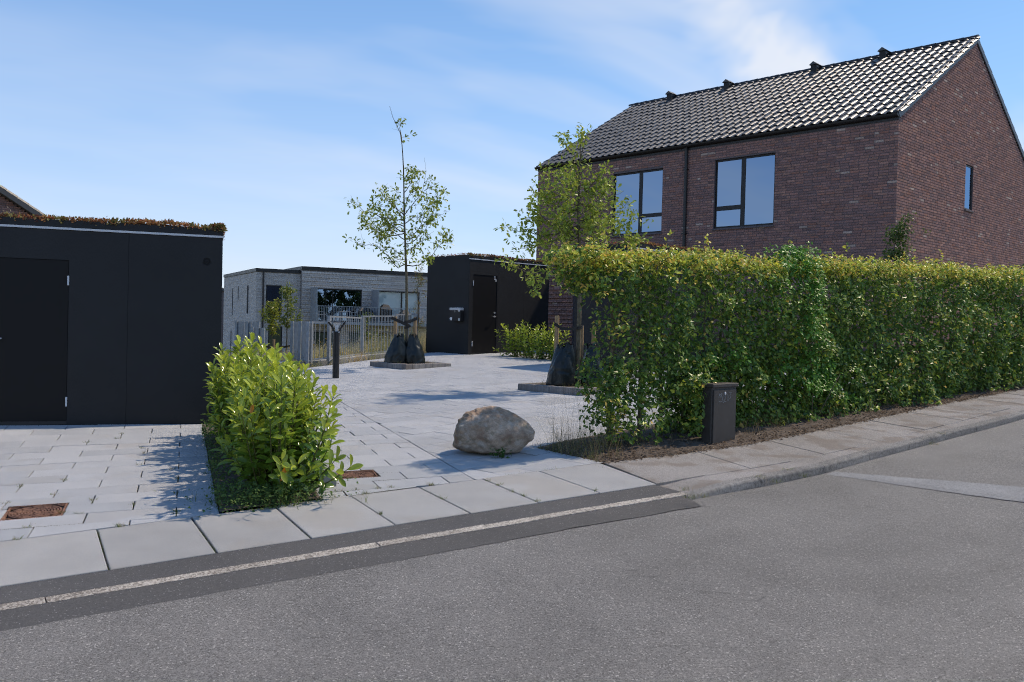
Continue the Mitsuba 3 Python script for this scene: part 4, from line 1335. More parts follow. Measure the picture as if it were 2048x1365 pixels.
bol = tag('bollard_lamp', 'black bollard lamp with a glass cone held by two arms', 'lamp')
bf_ = frame((-3.305, 17.0, 0), 0)
put(bol + '__post', MB(bf_).tube([(0, 0, 0.55), (0, 0, 1.485), (0, 0, 1.5)], [0.062, 0.062, 0.055], 20).mesh(), 'mat_black_metal', smooth=40)
v, f = lathe([(0.0, 1.50), (0.028, 1.50), (0.032, 1.56), (0.062, 1.66), (0.064, 1.672), (0.0, 1.672)], 24)
put(bol + '__glass_cone', (bf_(v), f), 'mat_curtain', smooth=40)
v, f = lathe([(0.0, 1.672), (0.12, 1.674), (0.12, 1.69), (0.0, 1.70)], 24)
put(bol + '__cap', (bf_(v), f), 'mat_black_metal', smooth=40)
for s in (-1, 1):
    put(bol + '__arm', MB(bf_).tube([(s * 0.05, 0, 1.47), (s * 0.07, 0, 1.56), (s * 0.15, 0, 1.665), (s * 0.165, 0, 1.675)], 0.017, 8).mesh(), 'mat_black_metal', smooth=40)
    put(bol + '__screw', MB(bf_).box((s * 0.058 - 0.012, -0.07, 1.475), (s * 0.058 + 0.012, -0.05, 1.50)).mesh(), 'mat_steel')

# ------------------------------------------------------------------ tree planters with kerb edging, stakes, straps, water bags
rp_ = np.random.default_rng(12)


def planter(label, fr, w_, d_, n1, n2):
    k = tag(num('tree_planter'), label, 'planter')
    base = lambda x, y: float(terr(*fr([[x, y, 0]])[0, :2]))
    zt = max(base(0, 0), base(w_, 0), base(0, d_)) + 0.075
    zt = base(w_ / 2, d_ / 2) + 0.085
    def stone(lo, hi):
        put(k + '__kerb_stone', MB(fr).box((lo[0], lo[1], zt - 0.3), (hi[0], hi[1], zt + rp_.uniform(-0.004, 0.004)), ch=0.008).mesh(), 'mat_oldslab')
    e = 0.075
    for i in range(n1):
        a, b = w_ * i / n1 + 0.002, w_ * (i + 1) / n1 - 0.002
        stone((a, 0), (b, e))
        stone((a, d_ - e), (b, d_))
    for i in range(n2):
        a, b = e + (d_ - 2 * e) * i / n2 + 0.002, e + (d_ - 2 * e) * (i + 1) / n2 - 0.002
        stone((0, a), (e, b))
        stone((w_ - e, a), (w_, b))
    A, B = np.meshgrid(np.linspace(e, w_ - e, 24), np.linspace(e, d_ - e, 24), indexing='ij')
    zz = zt - 0.035 + 0.05 * meshkit.fbm(np.stack([A * 5, B * 5, 0 * A + n1], -1), 4)
    put(k + '__soil', (fr(np.stack([A, B, zz], -1).reshape(-1, 3)), grid_faces(24, 24)), 'mat_soil', smooth=True)
    return zt


z1 = planter('square kerb edged tree planter nearer the steel fence', PL1, 1.30, 1.22, 7, 6)
z2 = planter('square kerb edged tree planter beside the hedge', PL2, 1.30, 1.33, 2, 2)


def bag(label, org, h, rx, ry, lean, seed, ztop_w=0.40):
    r = np.random.default_rng(seed)
    k = tag(num('watering_bag'), label, 'watering bag')
    nz, na = 40, 64
    a = np.arange(na + 1) * 2 * np.pi / na
    rows = []
    for i in range(nz + 1):
        t = i / nz
        pr = 1.0 - 0.10 * t if t < 0.3 else 0.97 - (0.97 - ztop_w) * ((t - 0.3) / 0.7) ** 1.25
        pr *= 0.96 + 0.06 * math.sin(min(t / 0.06, 1) * math.pi / 2)
        n3 = np.stack([np.cos(a) * 1.6, np.sin(a) * 1.6, np.full(na + 1, t * 2.6)], -1) + seed
        rid = 1 - np.abs(2 * meshkit.fbm(n3 * 0.9 + 7, 3, seed + 1) - 1)
        fold = 0.30 * (meshkit.fbm(n3 * 0.8, 2, seed) - 0.5) - 0.42 * np.clip(rid - 0.80, 0, 1) + 0.07 * t * np.sin(a * 5 + seed) + 0.10 * np.cos(2 * (a - 0.3 * seed)) * (1 - t)
        q = pr * (1 + fold * (0.5 + 0.7 * t))
        z = t * h + (0.035 * np.sin(a * 3 + seed) + 0.02 * np.sin(a * 8)) * (t > 0.97)
        rows.append(np.stack([rx * q * np.cos(a) + lean[0] * t, ry * q * np.sin(a) + lean[1] * t, z], -1))
    v = np.concatenate(rows)
    put(k + '__body', (v + np.array(org), grid_faces(nz + 1, na + 1)[:, ::-1]), 'mat_bag', smooth=True)
    top = np.array(org) + [lean[0], lean[1], h]
    m = MB()
    for s in (-1, 1):
        m.tube([top + [s * rx * 0.25, -0.02, -0.04], top + [s * rx * 0.22, -0.03, 0.05], top + [s * rx * 0.05, -0.03, 0.045], top + [0, -0.02, -0.03]], 0.010, 6)
    m.put(k + '__handle', 'mat_strap', smooth=40)
    return k


bag('dark green watering bag left of the trunk in the planter by the fence', (-2.50, 19.45, z1 - 0.02), 0.60, 0.245, 0.19, (0.06, 0.02), 3)
bag('dark green watering bag right of the trunk in the planter by the fence', (-2.10, 19.5, z1 - 0.02), 0.60, 0.235, 0.19, (-0.04, 0.02), 8)
bag('large black watering bag left of the trunk in the planter by the hedge', (0.84, 15.12, z2 - 0.02), 0.68, 0.26, 0.21, (0.06, 0.02), 5, 0.5)
bag('black watering bag right of the trunk, partly hidden by the hedge end', (1.36, 15.25, z2 - 0.02), 0.68, 0.20, 0.19, (-0.01, 0.02), 6, 0.42)


def stake(label, x, y, z0, zt, lean=0.0):
    k = put('tree_stake', MB().tube([(x, y, z0 - 0.3), (x + lean * 0.5, y, (z0 + zt) / 2), (x + lean, y, zt - 0.01), (x + lean, y, zt)], [0.037, 0.037, 0.037, 0.030], 14).mesh(), 'mat_wood', smooth=40)
    tag(k, label, 'stake')


stake('round wooden stake left of the tree in the planter by the fence', -2.545, 19.62, z1, 1.83)
stake('round wooden stake right of the tree in the planter by the fence', -2.125, 19.72, z1, 1.83)
stake('round wooden stake standing behind the left bag of the planter by the hedge', 0.755, 15.32, z2, 1.88)
stake('round wooden stake just right of the trunk in the planter by the hedge', 1.185, 15.42, z2, 1.72)
stake('pale wooden stake half hidden behind the hedge end', 1.40, 15.5, z2, 1.66)


def tie(label, pts, w_=0.03):
    k = num('tree_tie')
    m = MB()
    pts = [np.array(q, float) for q in pts]
    for a, b in zip(pts[:-1], pts[1:]):
        m.bar(a, b, 0.014, w_ * 1.6, up=(0, 0, 1))
    scene[k] = mikit.ply(m.mesh(), 'mat_strap')
    tag(k, label, 'strap')


tie('black strap from the left stake to the tree by the fence', [(-2.63, 19.55, 1.80), (-2.48, 19.56, 1.74), (-2.29, 19.55, 1.655), (-2.23, 19.6, 1.63), (-2.27, 19.66, 1.64)], 0.04)
tie('black strap from the right stake to the tree by the fence', [(-2.08, 19.68, 1.80), (-2.2, 19.62, 1.74), (-2.30, 19.55, 1.71), (-2.34, 19.6, 1.70)], 0.04)
tie('lower black strap knotted round the trunk of the tree by the fence', [(-2.33, 19.53, 1.585), (-2.27, 19.525, 1.60), (-2.20, 19.55, 1.64)], 0.03)
tie('black strap sagging from stake to trunk in the planter by the hedge', [(0.71, 15.27, 1.74), (0.84, 15.27, 1.66), (1.0, 15.2, 1.66), (1.09, 15.13, 1.68), (1.16, 15.18, 1.69), (1.20, 15.36, 1.70)], 0.03)

# ------------------------------------------------------------------ boulder
pb_ = np.array([(-.41, -.05, .05), (-.42, .0, .20), (-.37, -.02, .35), (-.28, .02, .44), (-.13, .0, .485), (.08, .02, .485), (.23, .03, .41), (.37, .03, .32), (.45, .02, .235), (.43, .0, .15), (.28, -.02, .02), (0.0, -.03, -.02), (-.2, -.03, -.02),
                (-.33, -.22, .10), (-.30, -.25, .26), (-.16, -.28, .33), (-.02, -.29, .16), (.02, -.27, .24), (.22, -.20, .215), (.36, -.10, .20), (-.1, -.25, .03), (.18, -.17, .02), (-.28, -.18, .36), (.0, -.16, .42),
                (-.3, .25, .1), (.3, .22, .1), (.0, .3, .1), (-.2, .25, .38), (.15, .24, .36), (0, .28, .25)])
h = trimesh.convex.convex_hull(pb_)
for _ in range(3):
    h = h.subdivide()
trimesh.smoothing.filter_taubin(h, 0.5, 0.52, iterations=3)
for _ in range(2):
    h = h.subdivide()
vn = np.asarray(h.vertex_normals)
bv = np.array(h.vertices)
n1 = meshkit.fbm(bv * 5.5 + 3, 4, 2) - 0.5
n2 = np.abs(meshkit.fbm(bv * 9 + 8, 4, 4) - 0.5)
rough = np.clip(0.35 - bv[:, 0] * 1.6 + bv[:, 2] * 0.6, 0.15, 1)
bv = bv + vn * (0.075 * n1 * (0.35 + rough) - 0.075 * n2 * rough + 0.012 * (meshkit.fbm(bv * 30, 3, 9) - 0.5))[:, None]
bx, by = -0.175, 9.32
tag(put('boulder', (bv + [bx, by, float(terr(bx, by - 0.15)) + 0.0], np.asarray(h.faces)), 'mat_boulder', smooth=True), 'big rough granite boulder standing on the paving', 'boulder')

# ------------------------------------------------------------------ drain covers
def drain(label, poly, n=9):
    c = ccw(poly)
    k = tag(num('drain_cover'), label, 'drain cover')
    z = terr(c[:, 0], c[:, 1])
    o = c.mean(0)
    e1, e2 = c[1] - c[0], c[3] - c[0]
    U_, V_ = e1 / 2, e2 / 2
    zo = float(terr(*o))

    def pt(u, v, dz):
        q = o + np.multiply.outer(u, U_) + np.multiply.outer(v, V_)
        return np.column_stack([q, terr(q[:, 0], q[:, 1]) + dz])
    base = pt(np.array([-1, 1, 1, -1.0]), np.array([-1, -1, 1, 1.0]), -0.022)
    put(k + '__base', (base, np.array([[0, 1, 2], [0, 2, 3]])), 'mat_strap')
    m = MB()
    for (u0, u1, v0, v1) in ((-1, 1, -1, -0.93), (-1, 1, 0.93, 1), (-1, -0.93, -0.93, 0.93), (0.93, 1, -0.93, 0.93)):
        q = [pt(np.array([u]), np.array([v]), dz)[0] for u in (u0, u1) for v in (v0, v1) for dz in (-0.03, -0.001)]
        m.add(np.array(q), BOXF[:, ::-1])
    m.put(k + '__rim', 'mat_rust')
    g = MB()
    for i in range(n):
        r0, r1 = (i + 0.12) / n * 0.92, (i + 0.74) / n * 0.92
        segs = max(3, int(2 + i * 1.6))
        off = 0.4 * i
        for s in range(segs):
            a = np.linspace(2 * np.pi * (s + 0.06) / segs, 2 * np.pi * (s + 0.94) / segs, 6) + off
            u, v_ = np.concatenate([np.cos(a) * r0, np.cos(a) * r1]), np.concatenate([np.sin(a) * r0, np.sin(a) * r1])
            top, bot = pt(u, v_, -0.003), pt(u, v_, -0.02)
            g.add(np.vstack([bot, top]), np.array([[12 + j, 18 + j, 19 + j] for j in range(5)] + [[12 + j, 19 + j, 13 + j] for j in range(5)] + [[6 + j, 7 + j, 19 + j] for j in range(5)] + [[6 + j, 19 + j, 18 + j] for j in range(5)] + [[j, 12 + j, 13 + j] for j in range(5)] + [[j, 13 + j, 1 + j] for j in range(5)]))
    for su in (-1, 1):
        for sv in (-1, 1):
            a = np.linspace(0, np.pi / 2, 6)
            u, v_ = np.concatenate([su * 0.97 * np.cos(a), [su * 0.97]]), np.concatenate([sv * 0.97 * np.sin(a), [sv * 0.97]])
            for rr in (0.70, 0.86):
                w0 = np.linspace(0.25, 1.3, 7)
                uu = np.concatenate([su * (0.97 - (1 - rr) * 0.9 * np.cos(w0)), su * (0.97 - ((1 - rr) * 0.9 + 0.07) * np.cos(w0))])
                vv = np.concatenate([sv * (0.97 - (1 - rr) * 0.9 * np.sin(w0)), sv * (0.97 - ((1 - rr) * 0.9 + 0.07) * np.sin(w0))])
                g.add(pt(uu, vv, -0.004), np.array([[j, j + 7, j + 8] for j in range(6)] + [[j, j + 8, j + 1] for j in range(6)]))
    tag(g.put(k + '__grating', 'mat_rust'), kind='stuff')


drain('rusty square drain cover in the driveway slabs, left edge', GR1)
drain('rusty square drain cover beside the laurel row and its kerb block', GR2)
tag(put('kerb_block', MB(frame((-1.63, 7.60, 0), 20)).box((0.03, 0, 0.2), (0.18, 0.5, 0.405), ch=0.005).mesh(), 'mat_bigslab_1'), 'short grey concrete kerb block at the foot of the laurel', 'kerb block')

# ------------------------------------------------------------------ utility cabinet with a scrawl
uk = tag('utility_cabinet', 'dark brown metal utility cabinet with scrawled graffiti before the hedge', 'utility cabinet')
UF = frame((2.195, 9.80, 0), 45.0)
UZ = 0.40
W_, Dp, Ht = 0.50, 0.13, 0.695
put(uk + '__body', MB(UF).box((0, 0.012, UZ), (W_, Dp, UZ + Ht), ch=0.006).mesh(), 'mat_cabinet')
put(uk + '__door', MB(UF).box((0.022, -0.004, UZ + 0.035), (W_ - 0.022, 0.014, UZ + Ht - 0.055), ch=0.004).mesh(), 'mat_cabinet')
put(uk + '__lid', MB(UF).box((-0.012, -0.012, UZ + Ht - 0.03), (W_ + 0.012, Dp + 0.01, UZ + Ht + 0.012), ch=0.006).mesh(), 'mat_cabinet')
v, f = lathe([(0, 0.010), (0.010, 0.010), (0.014, 0.004), (0.014, 0)], 16)
put(uk + '__lock', MB(UF).add(np.column_stack([v[:, 0] + 0.24, -v[:, 2] - 0.004, v[:, 1] * 1.3 + UZ + Ht - 0.098]), f).mesh(), 'mat_strip', smooth=40)
gm = MB(UF)
S = [[(.075, .555), (.082, .60), (.105, .55), (.112, .61), (.125, .52), (.135, .56), (.128, .60)], [(.125, .525), (.132, .50), (.146, .497), (.150, .51), (.14, .52)], [(.145, .56), (.16, .58), (.17, .565), (.165, .53), (.15, .52), (.16, .505), (.18, .51)], [(.075, .52), (.095, .505), (.12, .515)], [(.19, .515), (.192, .56), (.197, .59), (.203, .55), (.212, .515)], [(.215, .60), (.245, .607), (.225, .57), (.24, .55), (.218, .53)], [(.08, .575), (.1, .59), (.115, .575)]]
for st in S:
    q = np.array(st) * [1.5, 1.0]
    tt = np.linspace(0, len(q) - 1, 6 * len(q))
    xs_, zs_ = np.interp(tt, range(len(q)), q[:, 0]), np.interp(tt, range(len(q)), q[:, 1])
    for i in range(len(tt) - 1):
        gm.bar((xs_[i], -0.0052, UZ + zs_[i]), (xs_[i + 1], -0.0052, UZ + zs_[i + 1]), 0.0035, 0.0008, up=(0, 1, 0))
scene['mat_paint'] = prin((0.17, 0.20, 0.23), 0.7)
tag(gm.put(uk + '__graffiti', 'mat_paint'), 'pale blue scrawled tag')
TREE_FAR = [
   [(-2.32, 19.6, 2.63), (-2.34, 19.6, 2.96), (-2.37, 19.6, 3.5), (-2.4, 19.6, 3.95), (-2.42, 19.6, 4.52), (-2.44, 19.6, 5.04), (-2.48, 19.6, 5.51), (-2.53, 19.6, 5.8), (-2.7, 19.6, 6.14), (-2.77, 19.6, 6.37)],
   [(-2.37, 19.6, 2.96), (-2.5, 19.52, 2.88), (-2.81, 19.44, 3.22), (-2.97, 19.36, 3.35), (-3.15, 19.28, 3.31), (-3.48, 19.2, 3.45)],
   [(-2.32, 19.6, 2.94), (-2.1, 19.5, 2.93), (-1.87, 19.4, 3.05), (-1.69, 19.3, 3.23), (-1.55, 19.2, 3.43), (-1.41, 19.1, 3.48), (-1.4, 19.0, 3.66)],
   [(-2.37, 19.6, 3.06), (-2.53, 19.52, 3.06), (-2.58, 19.44, 3.22)],
   [(-2.38, 19.6, 3.38), (-2.28, 19.51, 3.39), (-2.13, 19.43, 3.49), (-1.93, 19.34, 3.68), (-1.79, 19.25, 3.87), (-1.59, 19.17, 4.01), (-1.47, 19.08, 4.03)],
   [(-2.38, 19.6, 3.56), (-2.25, 19.47, 3.49), (-2.04, 19.34, 3.71), (-1.9, 19.21, 4.06), (-1.75, 19.08, 4.21), (-1.62, 18.95, 4.26)],
   [(-2.4, 19.6, 3.67), (-2.52, 19.58, 3.69), (-2.7, 19.55, 3.83), (-2.92, 19.53, 3.99), (-3.24, 19.5, 4.06), (-3.46, 19.48, 4.28), (-3.57, 19.45, 4.33)],
   [(-2.4, 19.6, 3.78), (-2.67, 19.76, 3.85), (-3.06, 19.91, 3.74), (-3.26, 20.07, 3.87), (-3.38, 20.23, 3.8)],
   [(-2.4, 19.6, 3.95), (-2.62, 19.75, 4.2), (-2.87, 19.9, 4.44), (-3.05, 20.05, 4.66)],
   [(-2.39, 19.6, 4.04), (-2.21, 19.7, 4.29), (-2.03, 19.8, 4.59), (-1.98, 19.9, 4.9), (-2.04, 20.0, 5.35)],
   [(-2.4, 19.6, 4.1), (-2.3, 19.46, 4.45), (-2.09, 19.32, 4.55), (-2.02, 19.18, 4.95)],
   [(-2.41, 19.6, 4.24), (-2.55, 19.63, 4.41), (-2.58, 19.66, 4.61)],
   [(-2.43, 19.6, 4.81), (-2.31, 19.43, 4.87), (-2.31, 19.27, 5.04)],
   [(-2.41, 19.6, 4.52), (-2.24, 19.35, 4.66), (-2.16, 19.11, 4.85)],
   [(-2.37, 19.6, 3.24), (-2.15, 19.4, 3.32), (-1.91, 19.21, 3.5), (-1.76, 19.01, 3.57)],
   [(-2.39, 19.6, 3.84), (-2.23, 19.46, 3.94), (-1.99, 19.31, 3.99), (-1.78, 19.17, 3.92)],
   [(-2.39, 19.6, 3.64), (-2.83, 19.92, 3.55), (-3.14, 20.24, 3.78)],
   [(-2.49, 19.6, 5.58), (-2.58, 19.85, 5.97), (-2.59, 20.09, 6.17)],
   [(-2.4, 19.6, 4.01), (-2.69, 19.83, 4.32), (-2.93, 20.06, 4.58)],
   [(-2.39, 19.6, 3.5), (-2.66, 19.75, 3.68), (-2.89, 19.9, 3.98), (-3.19, 20.05, 4.4)],
   [(-2.39, 19.6, 3.9), (-2.67, 19.37, 3.92), (-3.06, 19.14, 3.88)],
   [(-2.37, 19.6, 3.16), (-2.61, 19.46, 3.25), (-2.77, 19.31, 3.52)],
   [(-1.98, 19.6, 4.56), (-1.84, 19.7, 4.67), (-1.86, 19.79, 4.74)],
   [(-1.82, 19.6, 3.91), (-1.76, 19.77, 4.39), (-1.76, 19.95, 4.56)],
]
TREE_NEAR = [
   [(1.12, 15.2, 1.9), (1.09, 15.2, 3.16), (1.06, 15.2, 3.54), (1.06, 15.2, 3.77), (1.06, 15.2, 4.12), (1.06, 15.2, 4.47), (1.14, 15.2, 4.82), (1.26, 15.2, 5.06)],
   [(1.07, 15.2, 3.68), (0.85, 15.3, 3.59), (0.71, 15.4, 3.74), (0.56, 15.5, 3.89), (0.46, 15.6, 4.19), (0.41, 15.7, 4.4)],
   [(1.06, 15.2, 3.49), (1.23, 15.33, 3.51), (1.47, 15.47, 3.7), (1.67, 15.6, 3.94), (1.88, 15.73, 4.08)],
   [(1.06, 15.2, 3.4), (0.89, 15.01, 3.14), (0.69, 14.81, 3.37), (0.63, 14.62, 3.55)],
   [(1.06, 15.2, 3.3), (1.27, 15.24, 3.34), (1.58, 15.27, 3.25), (1.82, 15.31, 3.43), (2.12, 15.35, 3.61)],
   [(1.06, 15.2, 3.19), (1.23, 15.28, 3.15), (1.71, 15.36, 3.1), (2.15, 15.44, 3.19)],
   [(1.07, 15.2, 3.86), (1.25, 15.2, 4.06), (1.41, 15.21, 4.25), (1.55, 15.21, 4.37)],
   [(1.07, 15.2, 3.86), (0.87, 15.05, 4.02), (0.67, 14.9, 4.13), (0.5, 14.75, 4.13)],
   [(1.06, 15.2, 3.44), (0.52, 15.19, 3.38), (0.28, 15.18, 3.52), (0.09, 15.17, 3.46), (-0.0, 15.16, 3.65)],
   [(1.06, 15.2, 3.37), (0.47, 15.06, 3.18), (0.23, 14.91, 3.25), (-0.02, 14.77, 3.23), (-0.18, 14.63, 3.3)],
   [(1.06, 15.2, 4.0), (0.89, 15.5, 4.28), (0.85, 15.81, 4.48)],
   [(1.07, 15.2, 4.35), (0.92, 15.46, 4.7), (0.85, 15.71, 4.87)],
   [(1.07, 15.2, 4.24), (1.2, 15.23, 4.41), (1.22, 15.27, 4.49)],
   [(1.07, 15.2, 3.26), (0.57, 15.11, 3.1), (0.29, 15.01, 2.99), (0.01, 14.92, 2.97)],
   [(1.06, 15.2, 3.12), (0.82, 15.3, 2.93), (0.57, 15.39, 2.65), (0.38, 15.49, 2.58), (0.17, 15.58, 2.65), (-0.1, 15.68, 2.8), (-0.2, 15.77, 2.85)],
   [(0.37, 15.2, 2.56), (0.39, 15.25, 2.4), (0.38, 15.3, 2.29)],
   [(1.07, 15.2, 3.77), (1.22, 15.38, 3.75), (1.53, 15.56, 3.5), (1.75, 15.74, 3.47)],
   [(1.07, 15.2, 3.63), (0.61, 15.36, 3.69), (0.35, 15.52, 3.89), (0.25, 15.69, 4.03)],
   [(1.07, 15.2, 3.72), (0.88, 15.2, 3.81), (0.64, 15.21, 3.95), (0.43, 15.21, 3.94)],
   [(1.06, 15.2, 4.05), (1.2, 15.16, 4.1), (1.43, 15.12, 4.07), (1.52, 15.08, 4.0)],
   [(1.06, 15.2, 3.54), (1.26, 15.25, 3.69), (1.43, 15.29, 3.89), (1.5, 15.34, 4.08)],
   [(1.06, 15.2, 4.14), (0.96, 15.15, 4.39), (0.93, 15.1, 4.5)],
   [(1.06, 15.2, 3.35), (1.35, 15.04, 3.39), (1.6, 14.88, 3.51), (1.85, 14.73, 3.75)],
   [(1.06, 15.2, 3.4), (0.75, 15.11, 3.33), (0.46, 15.02, 3.5), (0.27, 14.93, 3.62)],
   [(1.06, 15.2, 3.21), (0.77, 15.42, 3.08), (0.54, 15.64, 3.02)],
   [(1.07, 15.2, 3.82), (0.86, 14.88, 3.81), (0.7, 14.56, 3.94)],
   [(1.07, 15.2, 4.52), (1.04, 14.88, 4.73), (1.04, 14.56, 4.82)],
   [(1.07, 15.2, 3.44), (1.36, 15.29, 3.56), (1.6, 15.38, 3.71)],
   [(1.06, 15.2, 3.3), (1.21, 15.05, 3.22), (1.38, 14.89, 3.12)],
]
WEEDS = [(-4.13, 7.57), (-3.89, 7.82), (-3.7, 7.28), (-3.3, 7.09), (-3.18, 6.72), (-2.94, 6.95), (-2.54, 6.74), (-2.76, 7.35), (-2.96, 7.9), (-3.5, 8.51), (-3.11, 8.3), (-2.35, 7.08), (-2.55, 7.63), (-2.73, 8.11), (-2.75, 6.39), (-3.34, 6.25), (-4.4, 10.19), (-4.26, 9.76), (-3.37, 6.68), (-3.92, 6.96), (-3.66, 8.99), (-3.84, 9.42), (-4.61, 9.6), (-3.19, 5.87), (-2.72, 6.31), (-2.51, 6.68), (-3.08, 5.68), (-0.08, 7.99), (0.03, 7.82), (0.16, 7.59), (0.22, 7.41), (-0.63, 7.73), (-1.11, 7.3), (-1.09, 7.56), (-1.32, 7.64), (-1.01, 7.68), (-1.44, 7.61), (-1.4, 7.29), (-0.77, 6.82), (-1.4, 7.97), (-0.28, 9.15), (-0.41, 7.32), (0.27, 7.2), (0.78, 7.61), (-0.69, 7.81)]
KW = [(1.5, 7.64), (2.27, 8.17), (2.63, 8.53), (5.16, 10.79), (1.49, 7.35), (1.6, 7.4), (2.72, 8.23), (4.73, 10.04), (2.37, 7.98)]
# ------------------------------------------------------------------ hedge
rv = np.random.default_rng(2024)
HG = frame((1.15, 9.39, 0), 40.3)      # a: along the hedge, b: into it, c: up
hk_ = tag('hedge', 'long clipped green beech hedge with yellowish new growth on top, along the pavement', 'hedge')


def gz(a, b):
    p = HG(np.column_stack([a, b, 0 * a]))
    return terr(p[:, 0], p[:, 1])


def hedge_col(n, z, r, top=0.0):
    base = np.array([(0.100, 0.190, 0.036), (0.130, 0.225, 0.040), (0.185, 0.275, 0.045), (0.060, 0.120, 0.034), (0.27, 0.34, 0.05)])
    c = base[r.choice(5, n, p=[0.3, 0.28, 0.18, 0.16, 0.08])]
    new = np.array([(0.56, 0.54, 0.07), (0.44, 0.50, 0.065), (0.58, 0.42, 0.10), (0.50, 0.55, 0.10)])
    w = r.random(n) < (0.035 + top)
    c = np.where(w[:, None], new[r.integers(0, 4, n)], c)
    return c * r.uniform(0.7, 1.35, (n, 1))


LV, LF, LC, off = [], [], [], 0


def hedge_add(a, b, z, nrm, size, col, r, tpl=LEAF_SMALL):
    global off
    pos = HG(np.column_stack([a, b, 0 * a]))
    pos[:, 2] = gz(a, b) + z
    n = HG(nrm) - HG([[0, 0, 0]])
    d = r.normal(0, 1, (len(a), 3))
    d[:, 2] -= 0.35
    d -= 0.75 * (d * n).sum(1, keepdims=True) * n / (n * n).sum(1, keepdims=True)
    V, F, C = scatter(tpl, pos, rot(d, n), size, col)
    LV.append(V)
    LF.append(F + off)
    LC.append(C)
    off += len(V)


def hfront(a, z):
    p = np.stack([a * 0.9, z * 1.3, 0 * a], -1)
    q = np.stack([a * 3.2, z * 3.2, 0 * a + 5], -1)
    return -0.18 * (meshkit.fbm(p, 3, 3) - 0.5) * 2 - 0.20 * (meshkit.fbm(q, 2, 4) - 0.5) * 2 - 0.05 * np.clip((z - 1.5) / 0.5, 0, 1) - 0.06 * np.clip((0.45 - z) / 0.45, 0, 1) * (a > 1.4)


def htop(a):
    return 2.05 + 0.07 * (meshkit.fbm(np.stack([a * 0.8, 0 * a, 0 * a], -1), 3, 6) - 0.5) * 2


def hend(z):
    return np.interp(z, [0, 0.3, 0.6, 1.0, 1.3, 1.6, 1.8, 2.1], [0.04, -0.08, -0.14, -0.06, 0.02, -0.14, -0.50, -0.66])


def keep(a, z, r):
    k = np.ones(len(a))
    k *= np.where((z < 0.45) & (a < 1.9), 0.25 + 0.75 * z / 0.45, 1)
    k *= np.where((a < 1.5) & (z < 0.45), 0.7, 1)
    k *= np.where((a < 0.40) & (z > 0.95) & (z < 1.62), 0.28, 1)
    hole = meshkit.noise(np.stack([a * 2.3, z * 2.3, 0 * a], -1), 9)
    k *= np.where(hole < 0.22, 0.35, 1)
    return r.random(len(a)) < k


for n, a0, a1, size in ((21000, -0.55, 5.0, 0.064), (14000, 5.0, 12.5, 0.072)):
    a = rv.uniform(a0, a1, n)
    z = rv.uniform(0.04, 2.1, n)
    ok = (z < htop(a)) & (a > hend(z)) & keep(a, z, rv)
    a, z = a[ok], z[ok]
    n = len(a)
    depth = rv.exponential(0.075, n) - 0.015
    clump = meshkit.noise(np.stack([a * 4.5, z * 4.5, 0 * a], -1), 12)
    b = hfront(a, z) + depth + 0.16 * (clump - 0.5)
    nr = np.stack([rv.normal(0, 0.55, n), -0.62 + rv.normal(0, 0.42, n), 0.62 + rv.normal(0, 0.42, n)], 1)
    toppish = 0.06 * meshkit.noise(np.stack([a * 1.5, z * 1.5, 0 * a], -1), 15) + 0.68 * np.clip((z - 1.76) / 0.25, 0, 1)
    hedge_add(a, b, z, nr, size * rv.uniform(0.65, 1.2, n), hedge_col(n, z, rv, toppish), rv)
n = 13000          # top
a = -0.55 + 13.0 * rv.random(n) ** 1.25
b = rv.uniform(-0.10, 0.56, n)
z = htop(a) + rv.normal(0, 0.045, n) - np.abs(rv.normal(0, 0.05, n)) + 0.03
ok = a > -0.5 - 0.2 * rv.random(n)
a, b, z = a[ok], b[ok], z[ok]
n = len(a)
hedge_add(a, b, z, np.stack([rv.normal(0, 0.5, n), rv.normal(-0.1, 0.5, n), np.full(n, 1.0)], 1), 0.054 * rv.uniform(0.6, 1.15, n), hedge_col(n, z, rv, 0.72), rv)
n = 19000          # inside and back
a = rv.uniform(-0.3, 12.5, n)
z = rv.uniform(0.03, 2.02, n)
b = rv.uniform(0.08, 0.56, n)
ok = (a > hend(z) + 0.05) & keep(a, z, rv) & ~((a < 1.5) & (z < 0.6) & (rv.random(n) < 0.6))
a, b, z = a[ok], b[ok], z[ok]
n = len(a)
hedge_add(a, b, z, rv.normal(0, 1, (n, 3)) + [0, 0, 0.5], 0.075 * rv.uniform(0.7, 1.2, n), hedge_col(n, z, rv) * 0.9, rv)
n = 9500           # low and deep, where the hedge is thickest
a, z, b = 1.25 + 11.0 * rv.random(n) ** 1.5, rv.uniform(0.03, 0.85, n), rv.uniform(0.05, 0.56, n)
hedge_add(a, b, z, rv.normal(0, 1, (n, 3)) + [0, -0.5, 0.4], 0.075 * rv.uniform(0.7, 1.2, n), hedge_col(n, z, rv) * 0.9, rv)
n = 420            # sprays hanging beside the cabinet
a, z = rv.normal(1.02, 0.06, n), rv.uniform(0.12, 0.75, n)
b = -0.10 - 0.22 * rv.random(n)
ok = ~((a > 1.0) & (b < -0.2))
a, b, z = a[ok], b[ok], z[ok]
n = len(a)
hedge_add(a, b, z, np.stack([rv.normal(0, 0.5, n), -0.6 + rv.normal(0, 0.4, n), 0.6 + rv.normal(0, 0.4, n)], 1), 0.06 * rv.uniform(0.7, 1.2, n), hedge_col(n, z, rv, 0.05), rv)
n = 3600           # near end
z = rv.uniform(0.1, 2.1, n)
b = rv.uniform(-0.08, 0.52, n)
a = hend(z) + rv.exponential(0.09, n) - 0.03 + 0.12 * (meshkit.noise(np.stack([b * 4, z * 4, 0 * z], -1), 21) - 0.5)
ok = keep(a, z, rv) & (rv.random(n) < np.where(z > 1.6, 1, 0.55))
a, b, z = a[ok], b[ok], z[ok]
